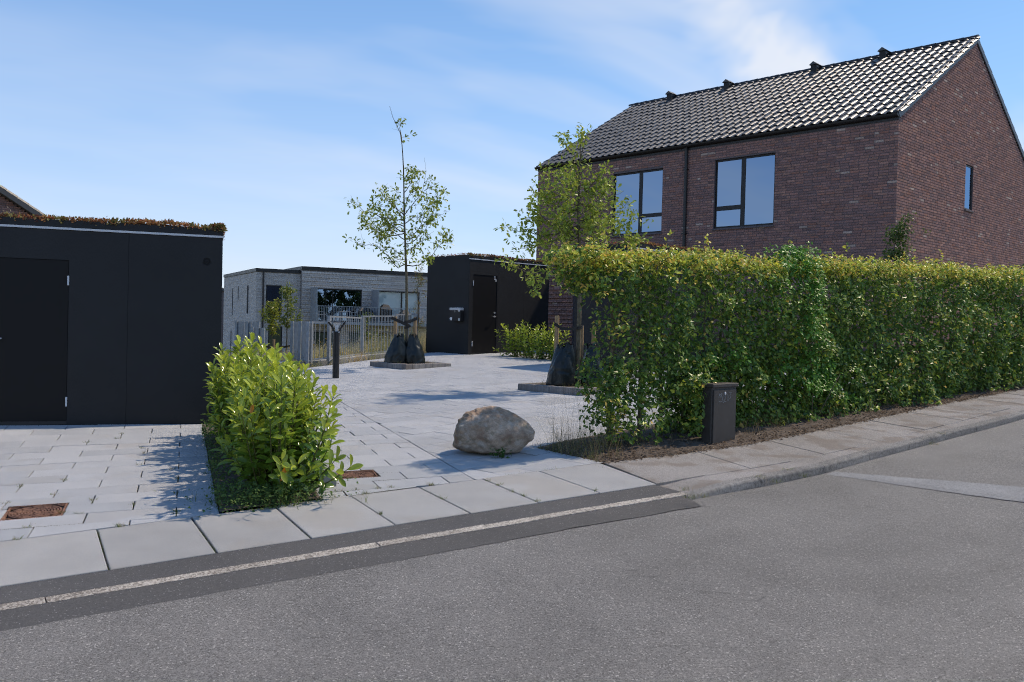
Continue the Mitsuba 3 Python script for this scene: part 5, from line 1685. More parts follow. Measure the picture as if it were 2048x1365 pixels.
n = len(a)
hedge_add(a, b, z, np.stack([-0.5 + rv.normal(0, 0.5, n), -0.2 + rv.normal(0, 0.5, n), 0.6 + rv.normal(0, 0.4, n)], 1), 0.055 * rv.uniform(0.65, 1.2, n), hedge_col(n, z, rv, 0.05 + 0.5 * np.clip((z - 1.7) / 0.3, 0, 1)), rv)
# shoots above the clipped top and out of the near end
stems = MB()
for i in range(150):
    a0 = -0.5 + 11.5 * rv.random() ** 1.2
    b0 = rv.uniform(-0.05, 0.5)
    h = rv.uniform(0.08, 0.22) + (0.18 * rv.random() if rv.random() < 0.16 else 0)
    zz = float(htop(np.array([a0]))[0])
    ln = rv.normal(0, 0.06, 2)
    m = int(5 + h * 42)
    t = rv.uniform(0.15, 1.02, m)
    a, b, z = a0 + ln[0] * t + rv.normal(0, 0.018, m), b0 + ln[1] * t + rv.normal(0, 0.018, m), zz - 0.04 + h * t
    hedge_add(a, b, z, np.stack([rv.normal(0, 0.7, m), rv.normal(-0.2, 0.7, m), np.full(m, 0.8)], 1), 0.048 * rv.uniform(0.7, 1.1, m), hedge_col(m, z, rv, 0.85), rv, LEAF_OVATE)
    g0 = float(gz(np.array([a0]), np.array([b0]))[0])
    q = HG([[a0, b0, g0 + zz - 0.15], [a0 + ln[0], b0 + ln[1], g0 + zz - 0.04 + h]])
    stems.tube(q, [0.003, 0.0012], 4, (0.10, 0.075, 0.04))
for i in range(34):
    z0 = rv.choice([rv.uniform(1.65, 2.05), rv.uniform(0.25, 0.6), rv.uniform(1.25, 1.45)], p=[0.55, 0.3, 0.15])
    a0, b0 = float(hend(np.array([z0]))[0]) + 0.1, rv.uniform(-0.05, 0.45)
    L = rv.uniform(0.12, 0.32)
    m = int(6 + L * 40)
    t = rv.uniform(0.1, 1.0, m)
    dz = rv.normal(0, 0.05)
    a, b, z = a0 - L * t, b0 - 0.2 * L * t + rv.normal(0, 0.02, m), z0 + dz * t - 0.05 * t * t + rv.normal(0, 0.015, m)
    hedge_add(a, b, z, np.stack([rv.normal(0, 0.4, m), rv.normal(-0.3, 0.5, m), np.full(m, 0.9)], 1), 0.05 * rv.uniform(0.7, 1.15, m), hedge_col(m, z, rv, 0.4), rv, LEAF_OVATE)
    g0 = float(gz(np.array([a0]), np.array([b0]))[0])
    stems.tube(HG([[a0 + 0.2, b0 + 0.05, g0 + z0], [a0, b0, g0 + z0 + 0.01], [a0 - L, b0 - 0.2 * L, g0 + z0 + dz - 0.05]]), [0.005, 0.004, 0.0015], 4, (0.11, 0.085, 0.05))
tag(put(hk_ + '__foliage', (np.vstack(LV), np.vstack(LF)), 'mat_leaf', np.vstack(LC)), kind='stuff')
for i in range(30):
    a0 = 0.06 + 0.40 * i + rv.normal(0, 0.05)
    b0 = 0.26 + rv.normal(0, 0.05)
    g0 = float(gz(np.array([a0]), np.array([b0]))[0])
    r0 = rv.uniform(0.016, 0.028) if i > 1 else 0.036 - 0.008 * i
    p0 = [[a0, b0, g0 - 0.1], [a0 + rv.normal(0, 0.02), b0 + rv.normal(0, 0.02), g0 + 0.5], [a0 + rv.normal(0, 0.05), b0 + rv.normal(0, 0.05), g0 + 1.1], [a0 + rv.normal(0, 0.08), b0, g0 + 1.75]]
    put(hk_ + '__stem', MB().tube(HG(p0), [r0, r0 * 0.9, r0 * 0.6, r0 * 0.25], 8).mesh(), 'mat_bark', smooth=40)
    for j in range(16 if i < 4 else 7):
        t = rv.uniform(0.12, 1.6)
        aa, L = rv.uniform(0, 2 * np.pi), rv.uniform(0.2, 0.5)
        s = np.array([a0, b0, g0 + t])
        e = s + [L * np.cos(aa), 0.8 * L * np.sin(aa), rv.uniform(0.0, 0.35)]
        stems.tube(HG([s, (s + e) / 2 + rv.normal(0, 0.03, 3), e]), [0.006, 0.004, 0.0015], 5, (0.105, 0.08, 0.05))
for i in range(220):   # grey tangle of bare twigs at the thin near end
    s = np.array([rv.uniform(-0.05, 0.5), rv.uniform(0.0, 0.45), 0.40 + rv.uniform(0.7, 1.75)])
    e = s + np.array([rv.normal(0, 0.12), rv.normal(0, 0.1), rv.normal(0.02, 0.11)])
    stems.tube(HG([s, (s + e) / 2 + rv.normal(0, 0.015, 3), e]), [0.003, 0.0022, 0.001], 4, (0.15, 0.125, 0.095))
tag(stems.put(hk_ + '__twigs', 'mat_vc', color=True), kind='stuff')

# a brighter climber growing through the hedge
cl = tag('climber', 'bright green climber growing up through the front of the hedge and over its top', 'climbing plant')
LV, LF, LC, off = [], [], [], 0
cs = []
for (n, am, zs_, sa_, sz_) in ((70, 3.20, 2.13, 0.36, 0.09), (46, 3.05, 1.75, 0.28, 0.18), (26, 3.1, 1.35, 0.2, 0.2), (26, 3.4, 0.95, 0.16, 0.2), (64, 3.95, 0.52, 0.32, 0.14), (20, 2.85, 0.70, 0.2, 0.14), (14, 1.75, 0.93, 0.2, 0.05)):
    cs.append(np.stack([rv.normal(am, sa_, n), np.clip(rv.normal(zs_, sz_, n), 0.08, 2.22)], 1))
for a0, z0 in np.vstack(cs):
    m = 13
    da, dz = rv.normal(0, 0.07), rv.normal(-0.04, 0.06)
    t = np.linspace(0, 1, m)
    a, z = a0 + da * t + rv.normal(0, 0.022, m), z0 + dz * t + rv.normal(0, 0.022, m)
    b = hfront(np.full(m, a0), np.full(m, min(z0, 2.0))) - 0.05 - 0.06 * t + rv.normal(0, 0.015, m) + (rv.uniform(0, 0.4) if z0 > 2.05 else 0)
    c = np.array([(0.11, 0.26, 0.035), (0.15, 0.31, 0.045), (0.085, 0.21, 0.035)])[rv.integers(0, 3, m)] * rv.uniform(0.75, 1.25, (m, 1))
    hedge_add(a, b, z, np.stack([rv.normal(0, 0.4, m), -0.5 + rv.normal(0, 0.3, m), 0.8 + rv.normal(0, 0.3, m)], 1), 0.052 * rv.uniform(0.7, 1.15, m), c, rv, LEAF_OVATE)
tag(put(cl + '__foliage', (np.vstack(LV), np.vstack(LF)), 'mat_leaf', np.vstack(LC)), kind='stuff')
cm = MB()
for pts in ([(3.6, -0.02, 0.0), (3.5, -0.1, 0.6), (3.2, -0.12, 1.2), (3.1, -0.13, 1.8), (3.2, 0.0, 2.1)], [(3.7, -0.02, 0.0), (3.9, -0.12, 0.4), (4.1, -0.12, 0.6)]):
    q = np.array(pts, float)
    q[:, 2] += gz(q[:, 0], q[:, 1])
    cm.tube(HG(q), 0.006, 6)
cm.put(cl + '__stem', 'mat_bark', smooth=40)


# ------------------------------------------------------------------ cherry laurels
def laurel(key, label, cx0, cx1, width, height, nshoot, leaf, seed, parts, gap=0.0, orange=()):
    r = np.random.default_rng(seed)
    k = tag(num(key), label, 'shrub')
    c0, c1 = np.array(cx0), np.array(cx1)
    d = (c1 - c0) / np.linalg.norm(c1 - c0)
    nrm = np.array([-d[1], d[0]])
    L = np.linalg.norm(c1 - c0)
    st = MB()
    P, R, S, C = [], [], [], []
    for i in range(nshoot):
        s = L * (r.random() if i % 5 else 0.12 * r.random())
        o = r.uniform(-0.5, 0.5)
        base = c0 + d * s + nrm * o * width * 0.45
        out = nrm * (o * width * 0.46 + (0.02 if nshoot > 100 else 0)) + d * ((-0.42 * (1 - s / 0.4) if s < 0.4 else 0.0) + r.normal(0, 0.10) + (0.3 * (s - L + 0.3) if s > L - 0.3 else 0))
        h = height * (1 - 0.75 * abs(o) ** 1.7) * r.uniform(0.60, 1.03) * (0.90 + 0.10 * min(s / 0.5, 1))
        if i % 3 == 0:
            h *= r.uniform(0.25, 0.75)
            out = out * 1.35
        z0 = float(terr(*base))
        p0, p2 = np.array([*base, z0]), np.array([*(base + out), z0 + h])
        p1 = np.array([*(base + out * 0.62), z0 + h * 0.5])
        tt = np.linspace(0, 1, 8)[:, None]
        q = (1 - tt) ** 2 * p0 + 2 * tt * (1 - tt) * p1 + tt ** 2 * p2
        st.tube(q, np.linspace(0.008, 0.0022, 8), 5, (0.10, 0.105, 0.04))
        nl_ = int((9 + 15 * h / height))
        t0 = 0.26 if h > 0.6 * height else 0.06
        t = np.linspace(t0, 1.0, nl_) + r.normal(0, 0.01, nl_)
        t = np.clip(t, 0, 1)
        ax = 2 * (1 - t)[:, None] * (p1 - p0) + 2 * t[:, None] * (p2 - p1)
        ax /= np.linalg.norm(ax, axis=1, keepdims=True)
        pos = (1 - t)[:, None] ** 2 * p0 + 2 * (t * (1 - t))[:, None] * p1 + t[:, None] ** 2 * p2
        az = np.arange(nl_) * 2.399 + r.uniform(0, 6.28) + r.normal(0, 0.3, nl_)
        u = np.cross(ax, [0.3, 0.9, 0.1])
        u /= np.linalg.norm(u, axis=1, keepdims=True)
        w = np.cross(ax, u)
        rad = np.cos(az)[:, None] * u + np.sin(az)[:, None] * w
        op = np.interp(t, [0.2, 0.8, 1.0], [1.25, 0.95, 0.45])[:, None] + r.normal(0, 0.12, (nl_, 1))
        dirn = rad * np.sin(op) + ax * np.cos(op)
        dirn[:, 2] += 0.10
        nn = ax - 0.25 * rad + r.normal(0, 0.15, (nl_, 3))
        P.append(pos)
        R.append(rot(dirn, nn))
        S.append(leaf * r.uniform(0.75, 1.12, nl_) * np.interp(t, [0, 0.9, 1.0], [1.0, 1.0, 0.8]))
        yng = np.clip((t - 0.55) / 0.45, 0, 1)[:, None] * (0.35 + 0.65 * r.random())
        old = np.array([0.14, 0.24, 0.030]) * r.uniform(0.7, 1.2)
        C.append((old * (1 - yng) + np.array([0.48, 0.54, 0.06]) * yng) * r.uniform(0.85, 1.15, (nl_, 1)))
    tag(st.put(k + '__twigs', 'mat_vc', color=True, smooth=True), kind='stuff')
    P, R, S, C = np.vstack(P), np.vstack(R), np.concatenate(S), np.vstack(C)
    for q in orange:
        C[np.argmin(((P - q) ** 2).sum(1))] = (0.62, 0.24, 0.02)
    order = np.argsort(np.linalg.norm(P - EYE, axis=1) - 0.8 * (P[:, 2] - P[:, 2].min()))
    order = np.concatenate([order[::4], np.setdiff1d(order, order[::4])]) if parts else order
    for i in order[:parts]:
        V, F, c = scatter(LEAF_LAUREL, P[i:i + 1], R[i:i + 1], S[i:i + 1], C[i:i + 1])
        put(k + '__leaf', (V, F), 'mat_laurel', c, smooth=True)
    i = order[parts:]
    V, F, c = scatter(LEAF_LAUREL, P[i], R[i], S[i], C[i])
    tag(put(k + '__foliage', (V, F), 'mat_laurel', c, smooth=True), kind='stuff')
    return k


laurel('laurel_shrub', 'glossy bright green laurel row between the driveway and the yard, nearest plant', (-1.83, 7.36), (-3.08, 10.35), 0.86, 1.13, 320, 0.128, 41, 299, orange=[(-1.95, 6.95, 1.0), (-1.72, 7.0, 0.40)])
laurel('laurel_shrub', 'low laurel shrub before the small black shed, right of its door', (0.10, 22.9), (1.15, 21.7), 0.8, 0.92, 75, 0.125, 42, 0)


# ------------------------------------------------------------------ trees
def tree(key, label, table, root, r0, nleaf, leaf, seed, cols, tpl=LEAF_OAK, tip=0.003, t0=0.22):
    r = np.random.default_rng(seed)
    k = tag(num(key), label, 'tree')
    trunk = np.array([root] + list(table[0]), float)
    hh = (trunk[:, 2] - trunk[0, 2]) / (trunk[-1, 2] - trunk[0, 2])
    put(k + '__trunk', MB().tube(trunk, r0 * (1 - hh) ** 0.9 + tip, 10).mesh(), 'mat_bark', smooth=50)
    wood = MB()
    anchors = []
    for i, b in enumerate(table[1:]):
        b = np.array(b, float)
        L = LineString(b)
        n = max(6, int(L.length / 0.07))
        q = np.array([L.interpolate(t, normalized=True).coords[0] for t in np.linspace(0, 1, n)])
        q[1:] += r.normal(0, 0.012, (n - 1, 3))
        rb_ = min(r0 * 0.36, 0.006 + 0.008 * L.length)
        wood.tube(q, np.linspace(rb_, tip * 0.6, n), 5)
        for j in range(n):
            t = j / (n - 1)
            if t > t0:
                anchors.append((q[j], 0.5 + t))
        for _ in range(int(L.length * 9)):
            j = int(n * r.uniform(t0 * 0.8, 1)) if n > 3 else 0
            j = min(j, n - 1)
            e = q[j] + r.normal(0, 1, 3) * [0.11, 0.13, 0.08] + [0, 0, 0.05]
            wood.tube([q[j], (q[j] + e) / 2 + r.normal(0, 0.012, 3), e], [0.003, 0.0022, 0.0012], 4)
            anchors.append((e, 1.3))
            anchors.append(((q[j] + e) / 2, 0.7))
    tag(wood.put(k + '__branches', 'mat_bark', smooth=50), kind='stuff')
    A = np.array([a for a, _ in anchors])
    W = np.array([w for _, w in anchors])
    # leaves gather in tufts at the twig ends
    ntuft = nleaf // 6
    idx = r.choice(len(A), ntuft, p=W / W.sum())
    ctr = A[idx] + r.normal(0, 0.035, (ntuft, 3))
    pos = np.repeat(ctr, 6, 0) + r.normal(0, 0.034, (ntuft * 6, 3))
    n = len(pos)
    d = pos - np.repeat(ctr, 6, 0)
    d = d / (np.linalg.norm(d, axis=1, keepdims=True) + 1e-6) + r.normal(0, 0.4, (n, 3)) + [0, 0, -0.1]
    cols = np.array(cols)
    c = cols[r.integers(0, len(cols), n)] * r.uniform(0.7, 1.3, (n, 1))
    V, F, C = scatter(tpl, pos, rot(d, r.normal(0, 0.7, (n, 3)) + [0, 0, 0.8]), leaf * r.uniform(0.6, 1.15, n), c)
    tag(put(k + '__crown', (V, F), 'mat_leaf', C), kind='stuff')
    return k


OAK = [(0.23, 0.30, 0.045), (0.29, 0.35, 0.055), (0.18, 0.25, 0.045), (0.34, 0.38, 0.07)]
tree('young_tree', 'slim young tree with sparse crown and long bare leader, in the planter by the fence', TREE_FAR, (-2.27, 19.6, 0.72), 0.036, 2300, 0.082, 51, OAK, t0=0.18)
tree('young_tree', 'denser young tree before the brick house, in the planter beside the hedge end', TREE_NEAR, (1.115, 15.2, 0.6), 0.046, 3900, 0.078, 52, [(0.28, 0.36, 0.05), (0.34, 0.41, 0.06), (0.22, 0.30, 0.05), (0.39, 0.43, 0.07)], t0=0.12)


def sapling(label, root, h, spread, n, leaf, seed, cols, nb=12, r0=0.02, lo=0.35, key='sapling', up=0.35, lean=(0, 0)):
    r = np.random.default_rng(seed)
    root = np.array(root, float)
    tp = [tuple(root + [0.02 * r.normal() + lean[0] * t, 0.02 * r.normal() + lean[1] * t, h * t]) for t in np.linspace(0.15, 1, 6)]
    tab = [tp]
    for i in range(nb):
        t = r.uniform(lo, 0.93)
        a = r.uniform(0, 2 * np.pi)
        s = root + [lean[0] * t, lean[1] * t, h * t]
        L = spread * (1.15 - t) * r.uniform(0.6, 1.2)
        tab.append([tuple(s), tuple(s + [L * 0.5 * np.cos(a), L * 0.5 * np.sin(a), L * up * 0.6]), tuple(s + [L * np.cos(a), L * np.sin(a), L * up * 1.5])])
    return tree(key, label, tab, tuple(root), r0, n, leaf, seed, cols, LEAF_SMALL, t0=0.1)


YG = [(0.22, 0.25, 0.03), (0.27, 0.28, 0.04), (0.18, 0.22, 0.03)]
sapling('yellow green upright sapling before the dark pipe of the grey building', (-7.42, 28.0, 0.25), 2.0, 0.55, 900, 0.085, 61, YG, 14, 0.022, 0.42, up=1.1)
sapling('taller pale green sapling before the dark window of the grey building', (-7.12, 28.6, 0.2), 2.75, 0.62, 1100, 0.08, 62, [(0.17, 0.22, 0.04), (0.13, 0.18, 0.04), (0.22, 0.25, 0.05)], 16, 0.022, 0.45)
sapling('small green sapling standing behind the middle of the steel fence', (-4.12, 25.6, 0.35), 1.75, 0.38, 520, 0.07, 63, [(0.13, 0.18, 0.04), (0.20, 0.21, 0.05), (0.10, 0.14, 0.04)], 12, 0.014, 0.3)
sapling('thin nearly bare sapling left of the small black shed', (-2.86, 27.2, 0.5), 3.1, 0.42, 420, 0.06, 64, [(0.12, 0.16, 0.04), (0.25, 0.17, 0.05)], 14, 0.012, 0.3, up=0.9)
sapling('slender willowy sapling behind the hedge at the corner of the brick house', (6.75, 16.2, 0.75), 3.05, 0.55, 1100, 0.062, 65, [(0.06, 0.10, 0.022), (0.09, 0.14, 0.03), (0.12, 0.17, 0.04)], 16, 0.014, 0.55, up=0.5, lean=(0.1, 0))
sapling('thin bare stemmed sapling right of the willowy one behind the hedge', (7.16, 16.25, 0.75), 3.25, 0.4, 240, 0.05, 66, [(0.10, 0.14, 0.04), (0.14, 0.17, 0.05)], 8, 0.011, 0.75, up=0.6, lean=(-0.12, 0))
sapling('dark green shrub top just inside the right edge above the hedge', (10.35, 18.0, 0.85), 2.75, 0.7, 1500, 0.06, 67, [(0.05, 0.085, 0.022), (0.07, 0.11, 0.03)], 18, 0.02, 0.3, key='tall_shrub')
BIG = [(0.05, 0.085, 0.02), (0.07, 0.11, 0.03), (0.04, 0.07, 0.02)]
sapling('large dark leafy tree far behind the brick house', (6.3, 43.0, 1.2), 8.5, 2.8, 4600, 0.32, 71, BIG, 46, 0.16, 0.04, key='large_tree', up=0.5)
sapling('second large leafy tree behind the roof of the brick house', (9.9, 44.0, 1.3), 9.5, 3.0, 4600, 0.32, 72, BIG, 46, 0.16, 0.04, key='large_tree', up=0.5)
for i, (x, y) in enumerate(((-7.75, 27.75), (-6.78, 28.0), (-7.3, 27.7))):
    tag(put('tree_stake', MB().tube([(x, y, -0.1), (x, y, 1.0 + 0.05 * i)], 0.032, 10).mesh(), 'mat_wood', smooth=40), ('short wooden stake left of the yellow green sapling', 'short wooden stake right of the saplings before the grey building', 'short wooden stake between the two saplings before the grey building')[i], 'stake')
tie('black strap between the stakes of the saplings before the grey building', [(-7.72, 27.72, 0.87), (-7.45, 27.95, 0.84), (-7.3, 27.68, 0.90), (-7.05, 28.0, 0.86), (-6.8, 27.97, 0.92)], 0.035)

# ------------------------------------------------------------------ meadow behind the fence, weeds, dry grass, litter
rm = np.random.default_rng(88)
n = 42000
x, y = rm.uniform(-9.5, -0.9, n), rm.uniform(18.6, 30.0, n)
d = behind_fence(x, y)
keepm = (d > 0.22) & (rm.random(n) < np.interp(d, [0.2, 3.5, 8], [1.0, 0.75, 0.12])) & ~((x > -2.45) & (y > 23.2) & (x < -0.9) & (behind_fence(x, y) < 0.5))
sh2 = f2_(np.array([[-0.1, -0.1, 0], [3, -0.1, 0], [3, 1.9, 0], [-0.1, 1.9, 0]]))[:, :2]
keepm &= ~shapely.contains_xy(Polygon(sh2), x, y)
x, y, d = x[keepm], y[keepm], d[keepm]
n = len(x)
tall = (0.26 + 0.40 * meshkit.noise(np.stack([x * 0.9, y * 0.9, 0 * x], -1), 4) ** 1.3 + 0.30 * np.clip((x + 4.4) / 1.8, 0, 1)) * np.interp(d, [0.2, 1.0], [0.5, 1])
pal = np.array([(0.58, 0.47, 0.24), (0.66, 0.56, 0.34), (0.36, 0.37, 0.15), (0.52, 0.46, 0.26), (0.30, 0.32, 0.12), (0.66, 0.45, 0.14)])
which = np.where(rm.random(n) < 0.6, (meshkit.noise(np.stack([x * 0.8, y * 0.8, 0 * x + 2], -1), 6) * 5.99).astype(int), rm.integers(0, 6, n))
col = pal[which] * rm.uniform(0.7, 1.25, (n, 1))
V, F, C = blades(np.column_stack([x, y, terr(x, y) - 0.02]), tall * rm.uniform(0.5, 1.1, n), rm.normal(0, 0.10, (n, 2)), rm.uniform(0.006, 0.014, n), col)
mm = MB().add(V, F, C)
fl_ = rm.random(n) < 0.10
fp = np.column_stack([x, y, terr(x, y) + tall * rm.uniform(0.7, 1.05, n)])[fl_]
V, F, C = scatter(LEAF_SMALL, fp, rot(rm.normal(0, 1, fp.shape), rm.normal(0, 1, fp.shape)), rm.uniform(0.02, 0.045, len(fp)), np.where(rm.random((len(fp), 1)) < 0.7, np.array([[0.55, 0.50, 0.38]]), np.array([[0.50, 0.33, 0.05]])) * rm.uniform(0.7, 1.2, (len(fp), 1)))
mm.add(V, F, C)
tag(mm.put('meadow_grass', 'mat_grass', color=True), 'tall dry meadow grass and seed heads behind the steel fence', 'grass', kind='stuff')


def tufts(pts, nb, h, spread, pal, w=(0.003, 0.006), r=rm, lean=0.5, zoff=0.0):
    pts = np.asarray(pts, float)
    P = np.repeat(pts, nb, 0) + r.normal(0, spread, (len(pts) * nb, 2))
    n = len(P)
    hh = r.uniform(h[0], h[1], n)
    pal = np.asarray(pal)
    c = pal[r.integers(0, len(pal), n)] * r.uniform(0.7, 1.3, (n, 1))
    return blades(np.column_stack([P, terr(P[:, 0], P[:, 1]) + zoff]), hh, r.normal(0, lean, (n, 2)) * hh[:, None], r.uniform(*w, n), c)


GRN = [(0.10, 0.15, 0.03), (0.16, 0.20, 0.05), (0.20, 0.20, 0.08), (0.07, 0.11, 0.03)]
DRY = [(0.28, 0.22, 0.13), (0.36, 0.29, 0.18), (0.20, 0.15, 0.09), (0.14, 0.13, 0.06)]
_edges = [g.exterior for g in ALL_SLABS] + [LineString([sn(-0.632 * i, 0.0), sn(-0.632 * i + 0.1, 1.0)]) for i in range(18)] + [LineString([apron_back(-9), apron_back(0)])]
_tree = shapely.STRtree(_edges)


def to_joint(p):
    e = _edges[_tree.nearest(Point(p))]
    q = e.interpolate(e.project(Point(p)))
    return (q.x, q.y)


WEEDS = [to_joint(p) for p in WEEDS]
m = MB()
m.add(*tufts(WEEDS, 22, (0.02, 0.05), 0.012, GRN + DRY[:1], w=(0.005, 0.010), zoff=-0.02))
m.add(*tufts(KW, 24, (0.02, 0.055), 0.028, GRN + DRY[:2], zoff=-0.01))
extra = []
for i in range(18):          # low growth along the joints of the large slabs
    s = -0.632 * i
    for t in np.arange(0.03, 1.0, 0.035):
        if meshkit.noise(np.array([[i * 3.1, t * 4.0, 0]]))[0] > 0.42:
            extra.append(sn(s + 0.1 * t, t))
m.add(*tufts(extra, 6, (0.008, 0.034), 0.007, GRN + [(0.12, 0.10, 0.05)], w=(0.003, 0.007), zoff=-0.025))
bk_ = [apron_back(s) for s in np.arange(-3.4, -0.3, 0.06) if meshkit.noise(np.array([[s * 4, 0.3, 0]]))[0] > 0.5]
m.add(*tufts(bk_, 7, (0.012, 0.045), 0.012, GRN, zoff=-0.02))
tag(m.put('joint_weeds', 'mat_grass', color=True), 'small weeds and grass growing in the slab joints', 'weeds', kind='stuff')

m = MB()                      # green weeds at the foot of the laurel
k_ = 2600
pp = np.column_stack([rm.normal(-1.86, 0.22, k_), rm.normal(7.05, 0.16, k_)])
t_ = rm.uniform(0, 4.2, 1500)
pp = np.vstack([pp, BEDL0 + np.outer(t_, up110) + np.outer(np.abs(rm.normal(0.0, 0.14, 1500)) - 0.02, [0.94, 0.33])])
k_ = len(pp)
pp = pp[((pp - O) @ NN > 0.90)]
zz = terr(pp[:, 0], pp[:, 1]) + rm.random(len(pp)) ** 1.4 * 0.15
V, F, C = scatter(LEAF_SMALL, np.column_stack([pp, zz]), rot(rm.normal(0, 1, (len(pp), 3)) * [1, 1, 0.5], rm.normal(0, 0.5, (len(pp), 3)) + [0, 0, 1]), rm.uniform(0.015, 0.036, len(pp)), np.array([(0.10, 0.18, 0.05), (0.14, 0.21, 0.06), (0.08, 0.14, 0.05)])[rm.integers(0, 3, len(pp))] * rm.uniform(0.7, 1.3, (len(pp), 1)))
m.add(V, F, C)
m.add(*tufts(np.column_stack([rm.normal(-1.85, 0.3, 40), rm.normal(7.02, 0.1, 40)]), 5, (0.03, 0.12), 0.03, GRN))
p3_ = bed.exterior.coords
for s in np.arange(0, 4.4, 0.03):
    for B0 in (BEDL0, BEDR0):
        if rm.random() < 0.5:
            m.add(*tufts([B0 + up110 * s], 3, (0.02, 0.08), 0.03, GRN))
V, F, C = scatter(LEAF_SMALL, np.column_stack([rm.normal(-0.09, 0.045, 60), rm.normal(9.02, 0.02, 60), float(terr(-0.1, 9.0)) + 0.10 * rm.random(60) ** 1.5 + 0.005]), rot(rm.normal(0, 1, (60, 3)), rm.normal(0, 0.5, (60, 3)) + [0, -0.3, 1]), rm.uniform(0.02, 0.045, 60), np.array([[0.05, 0.11, 0.025]]) * rm.uniform(0.7, 1.4, (60, 1)))
m.add(V, F, C)
tag(m.put('ground_weeds', 'mat_grass', color=True), 'low green weeds at the foot of the laurel and the boulder', 'weeds', kind='stuff')

m = MB()                      # dry grass along the foot of the hedge
sp = along(SOIL[:8], 0.02)
sp = sp[:560]
nrm_ = np.array([-math.sin(math.radians(40.3)), math.cos(math.radians(40.3))])
dens = meshkit.noise(np.column_stack([sp * 1.5, 0 * sp[:, :1]]), 3)
q = sp[rm.random(len(sp)) < dens] + nrm_ * 0.25
q = q + nrm_ * rm.uniform(0, 0.45, (len(q), 1))
m.add(*tufts(q, 8, (0.05, 0.28), 0.04, DRY, w=(0.002, 0.005), lean=0.55))
e = np.column_stack([rm.uniform(0.45, 1.15, 70), rm.uniform(9.0, 9.75, 70)])
e = e[shapely.contains_xy(hs, e[:, 0], e[:, 1])]
m.add(*tufts(e, 9, (0.06, 0.42), 0.03, DRY + GRN[1:3], w=(0.002, 0.004), lean=0.28))
edge_ = np.array([LineString([(0.29, 9.62), (0.93, 8.80)]).interpolate(s).coords[0] for s in np.arange(0, 1.0, 0.03)])
m.add(*tufts(edge_, 6, (0.03, 0.14), 0.03, GRN + DRY, w=(0.002, 0.005)))
tl = np.array([(0.47, 9.55), (0.60, 9.62), (0.72, 9.5), (0.55, 9.72), (0.8, 9.6)])
m.add(*tufts(tl, 5, (0.5, 0.95), 0.03, DRY, w=(0.002, 0.0035), lean=0.10))
for fr, w_, d_, z in ((PL1, 1.3, 1.22, z1), (PL2, 1.3, 1.33, z2)):
    pts = fr(np.column_stack([rm.uniform(0.1, w_ - 0.1, 90), rm.uniform(0.1, d_ - 0.1, 90), np.zeros(90)]))[:, :2]
    for g in (0,):
        P = np.repeat(pts, 5, 0) + rm.normal(0, 0.03, (450, 2))
        hh = rm.uniform(0.03, 0.13, 450)
        c = np.array(GRN + DRY)[rm.integers(0, 8, 450)]
        m.add(*blades(np.column_stack([P, np.full(450, z - 0.03)]), hh, rm.normal(0, 0.5, (450, 2)) * hh[:, None], rm.uniform(0.003, 0.006, 450), c))
tag(m.put('dry_grass', 'mat_grass', color=True), 'dry grass and stalks along the foot of the hedge and in the planters', 'grass', kind='stuff')

n = 4200                      # brown fallen leaves and bits under the hedge and on the soil
i_ = rm.integers(0, len(sp), n)
q = sp[i_] + nrm_ * (rm.exponential(0.22, n)[:, None] - 0.05) + rm.normal(0, 0.03, (n, 2))
q2 = np.column_stack([rm.uniform(0.3, 1.3, 900), rm.uniform(8.8, 9.9, 900)])
q = np.vstack([q, q2[shapely.contains_xy(hs, q2[:, 0], q2[:, 1])]])
far = np.array([hs.exterior.distance(Point(p)) if hs.contains(Point(p)) else 0 for p in q])
zz = terr(q[:, 0], q[:, 1]) + 0.006 + np.clip(far / 0.4, 0, 1) * 0.05
n = len(q)
V, F, C = scatter(LEAF_SMALL, np.column_stack([q, zz]), rot(rm.normal(0, 1, (n, 3)) * [1, 1, 0.3], rm.normal(0, 0.35, (n, 3)) + [0, 0, 1]), rm.uniform(0.012, 0.045, n), np.array([(0.12, 0.09, 0.07), (0.17, 0.125, 0.09), (0.08, 0.062, 0.05), (0.26, 0.20, 0.15)])[rm.integers(0, 4, n)] * rm.uniform(0.6, 1.3, (n, 1)))
tag(put('leaf_litter', (V, F), 'mat_grass', C), 'brown fallen leaves and twigs on the soil under the hedge', 'leaves', kind='stuff')
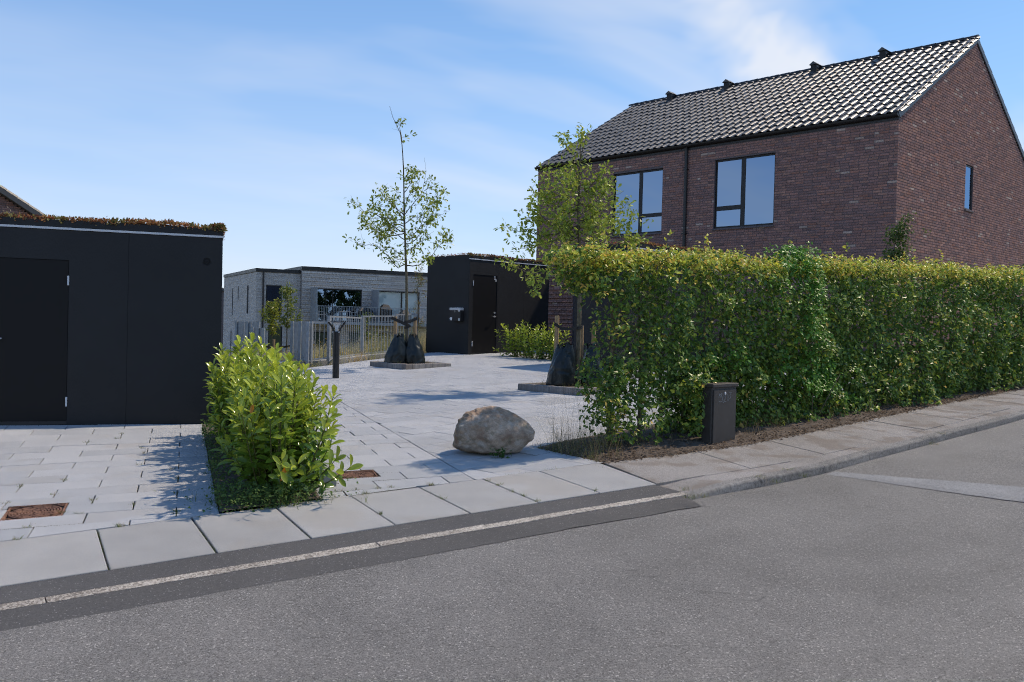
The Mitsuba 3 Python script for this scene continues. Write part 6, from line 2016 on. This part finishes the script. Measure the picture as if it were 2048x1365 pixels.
# pale sand and grit washed along the gutter and into the strip behind the kerb
n = 2600
gk = along(KB[:9], 0.01)
i_ = rm.integers(0, len(gk), n)
tt_ = meshkit.noise(np.column_stack([gk[i_] * 1.4, 0 * i_[:, None]]), 5)
sd = rm.random(n) < 0.45
q = gk[i_] + nrm_ * np.where(sd, -np.abs(rm.normal(0, 0.045, n)) - 0.02, 0.16 + rm.random(n) * 0.2)[:, None] + rm.normal(0, 0.02, (n, 2))
q[:240] = np.array([1.72, 7.33]) + rm.normal(0, 1, (240, 2)) * [0.12, 0.05]
sd[:240] = True
keep_ = (rm.random(n) < tt_) | (np.arange(n) < 240)
q, sd = q[keep_], sd[keep_]
n = len(q)
PEB = (np.array([[1, 0, 0], [0, 1, 0], [-1, 0, 0], [0, -1, 0], [0, 0, 0.7]]) * 0.5, np.array([[0, 1, 4], [1, 2, 4], [2, 3, 4], [3, 0, 4]]))
V, F, C = scatter(PEB, np.column_stack([q, terr(q[:, 0], q[:, 1]) + np.where(sd, -0.104, -0.010)]), rot(rm.normal(0, 1, (n, 3)) * [1, 1, 0], np.tile([0, 0, 1.0], (n, 1))), rm.uniform(0.004, 0.013, n), np.array([(0.36, 0.33, 0.29), (0.26, 0.23, 0.20), (0.18, 0.16, 0.14)])[rm.integers(0, 3, n)])
tag(put('grit', (V, F), 'mat_vc', C), 'loose grit along the kerb and its gutter', 'grit', kind='stuff')

# ------------------------------------------------------------------ repeats carry a group
import re
GROUPS = {'storage_shed': 'black storage sheds', 'tree_stake': 'wooden tree stakes', 'watering_bag': 'watering bags at the young trees', 'tree_planter': 'kerb edged tree planters', 'sapling': 'slim saplings',
          'young_tree': 'young trees in planters', 'drain_cover': 'rusty drain covers', 'laurel_shrub': 'laurel shrubs', 'steel_screen': 'galvanised steel screens', 'balcony_chair': 'chairs on the apartment balcony',
          'tree_tie': 'black tree straps', 'brick_house': 'brick houses', 'covered_furniture': 'covered furniture on the balcony', 'large_tree': 'large trees behind the brick house'}
for key_ in labels:
    st_ = re.sub(r'_\d{3}$', '', key_)
    if '__' not in key_ and st_ in GROUPS:
        labels[key_].setdefault('group', GROUPS[st_])
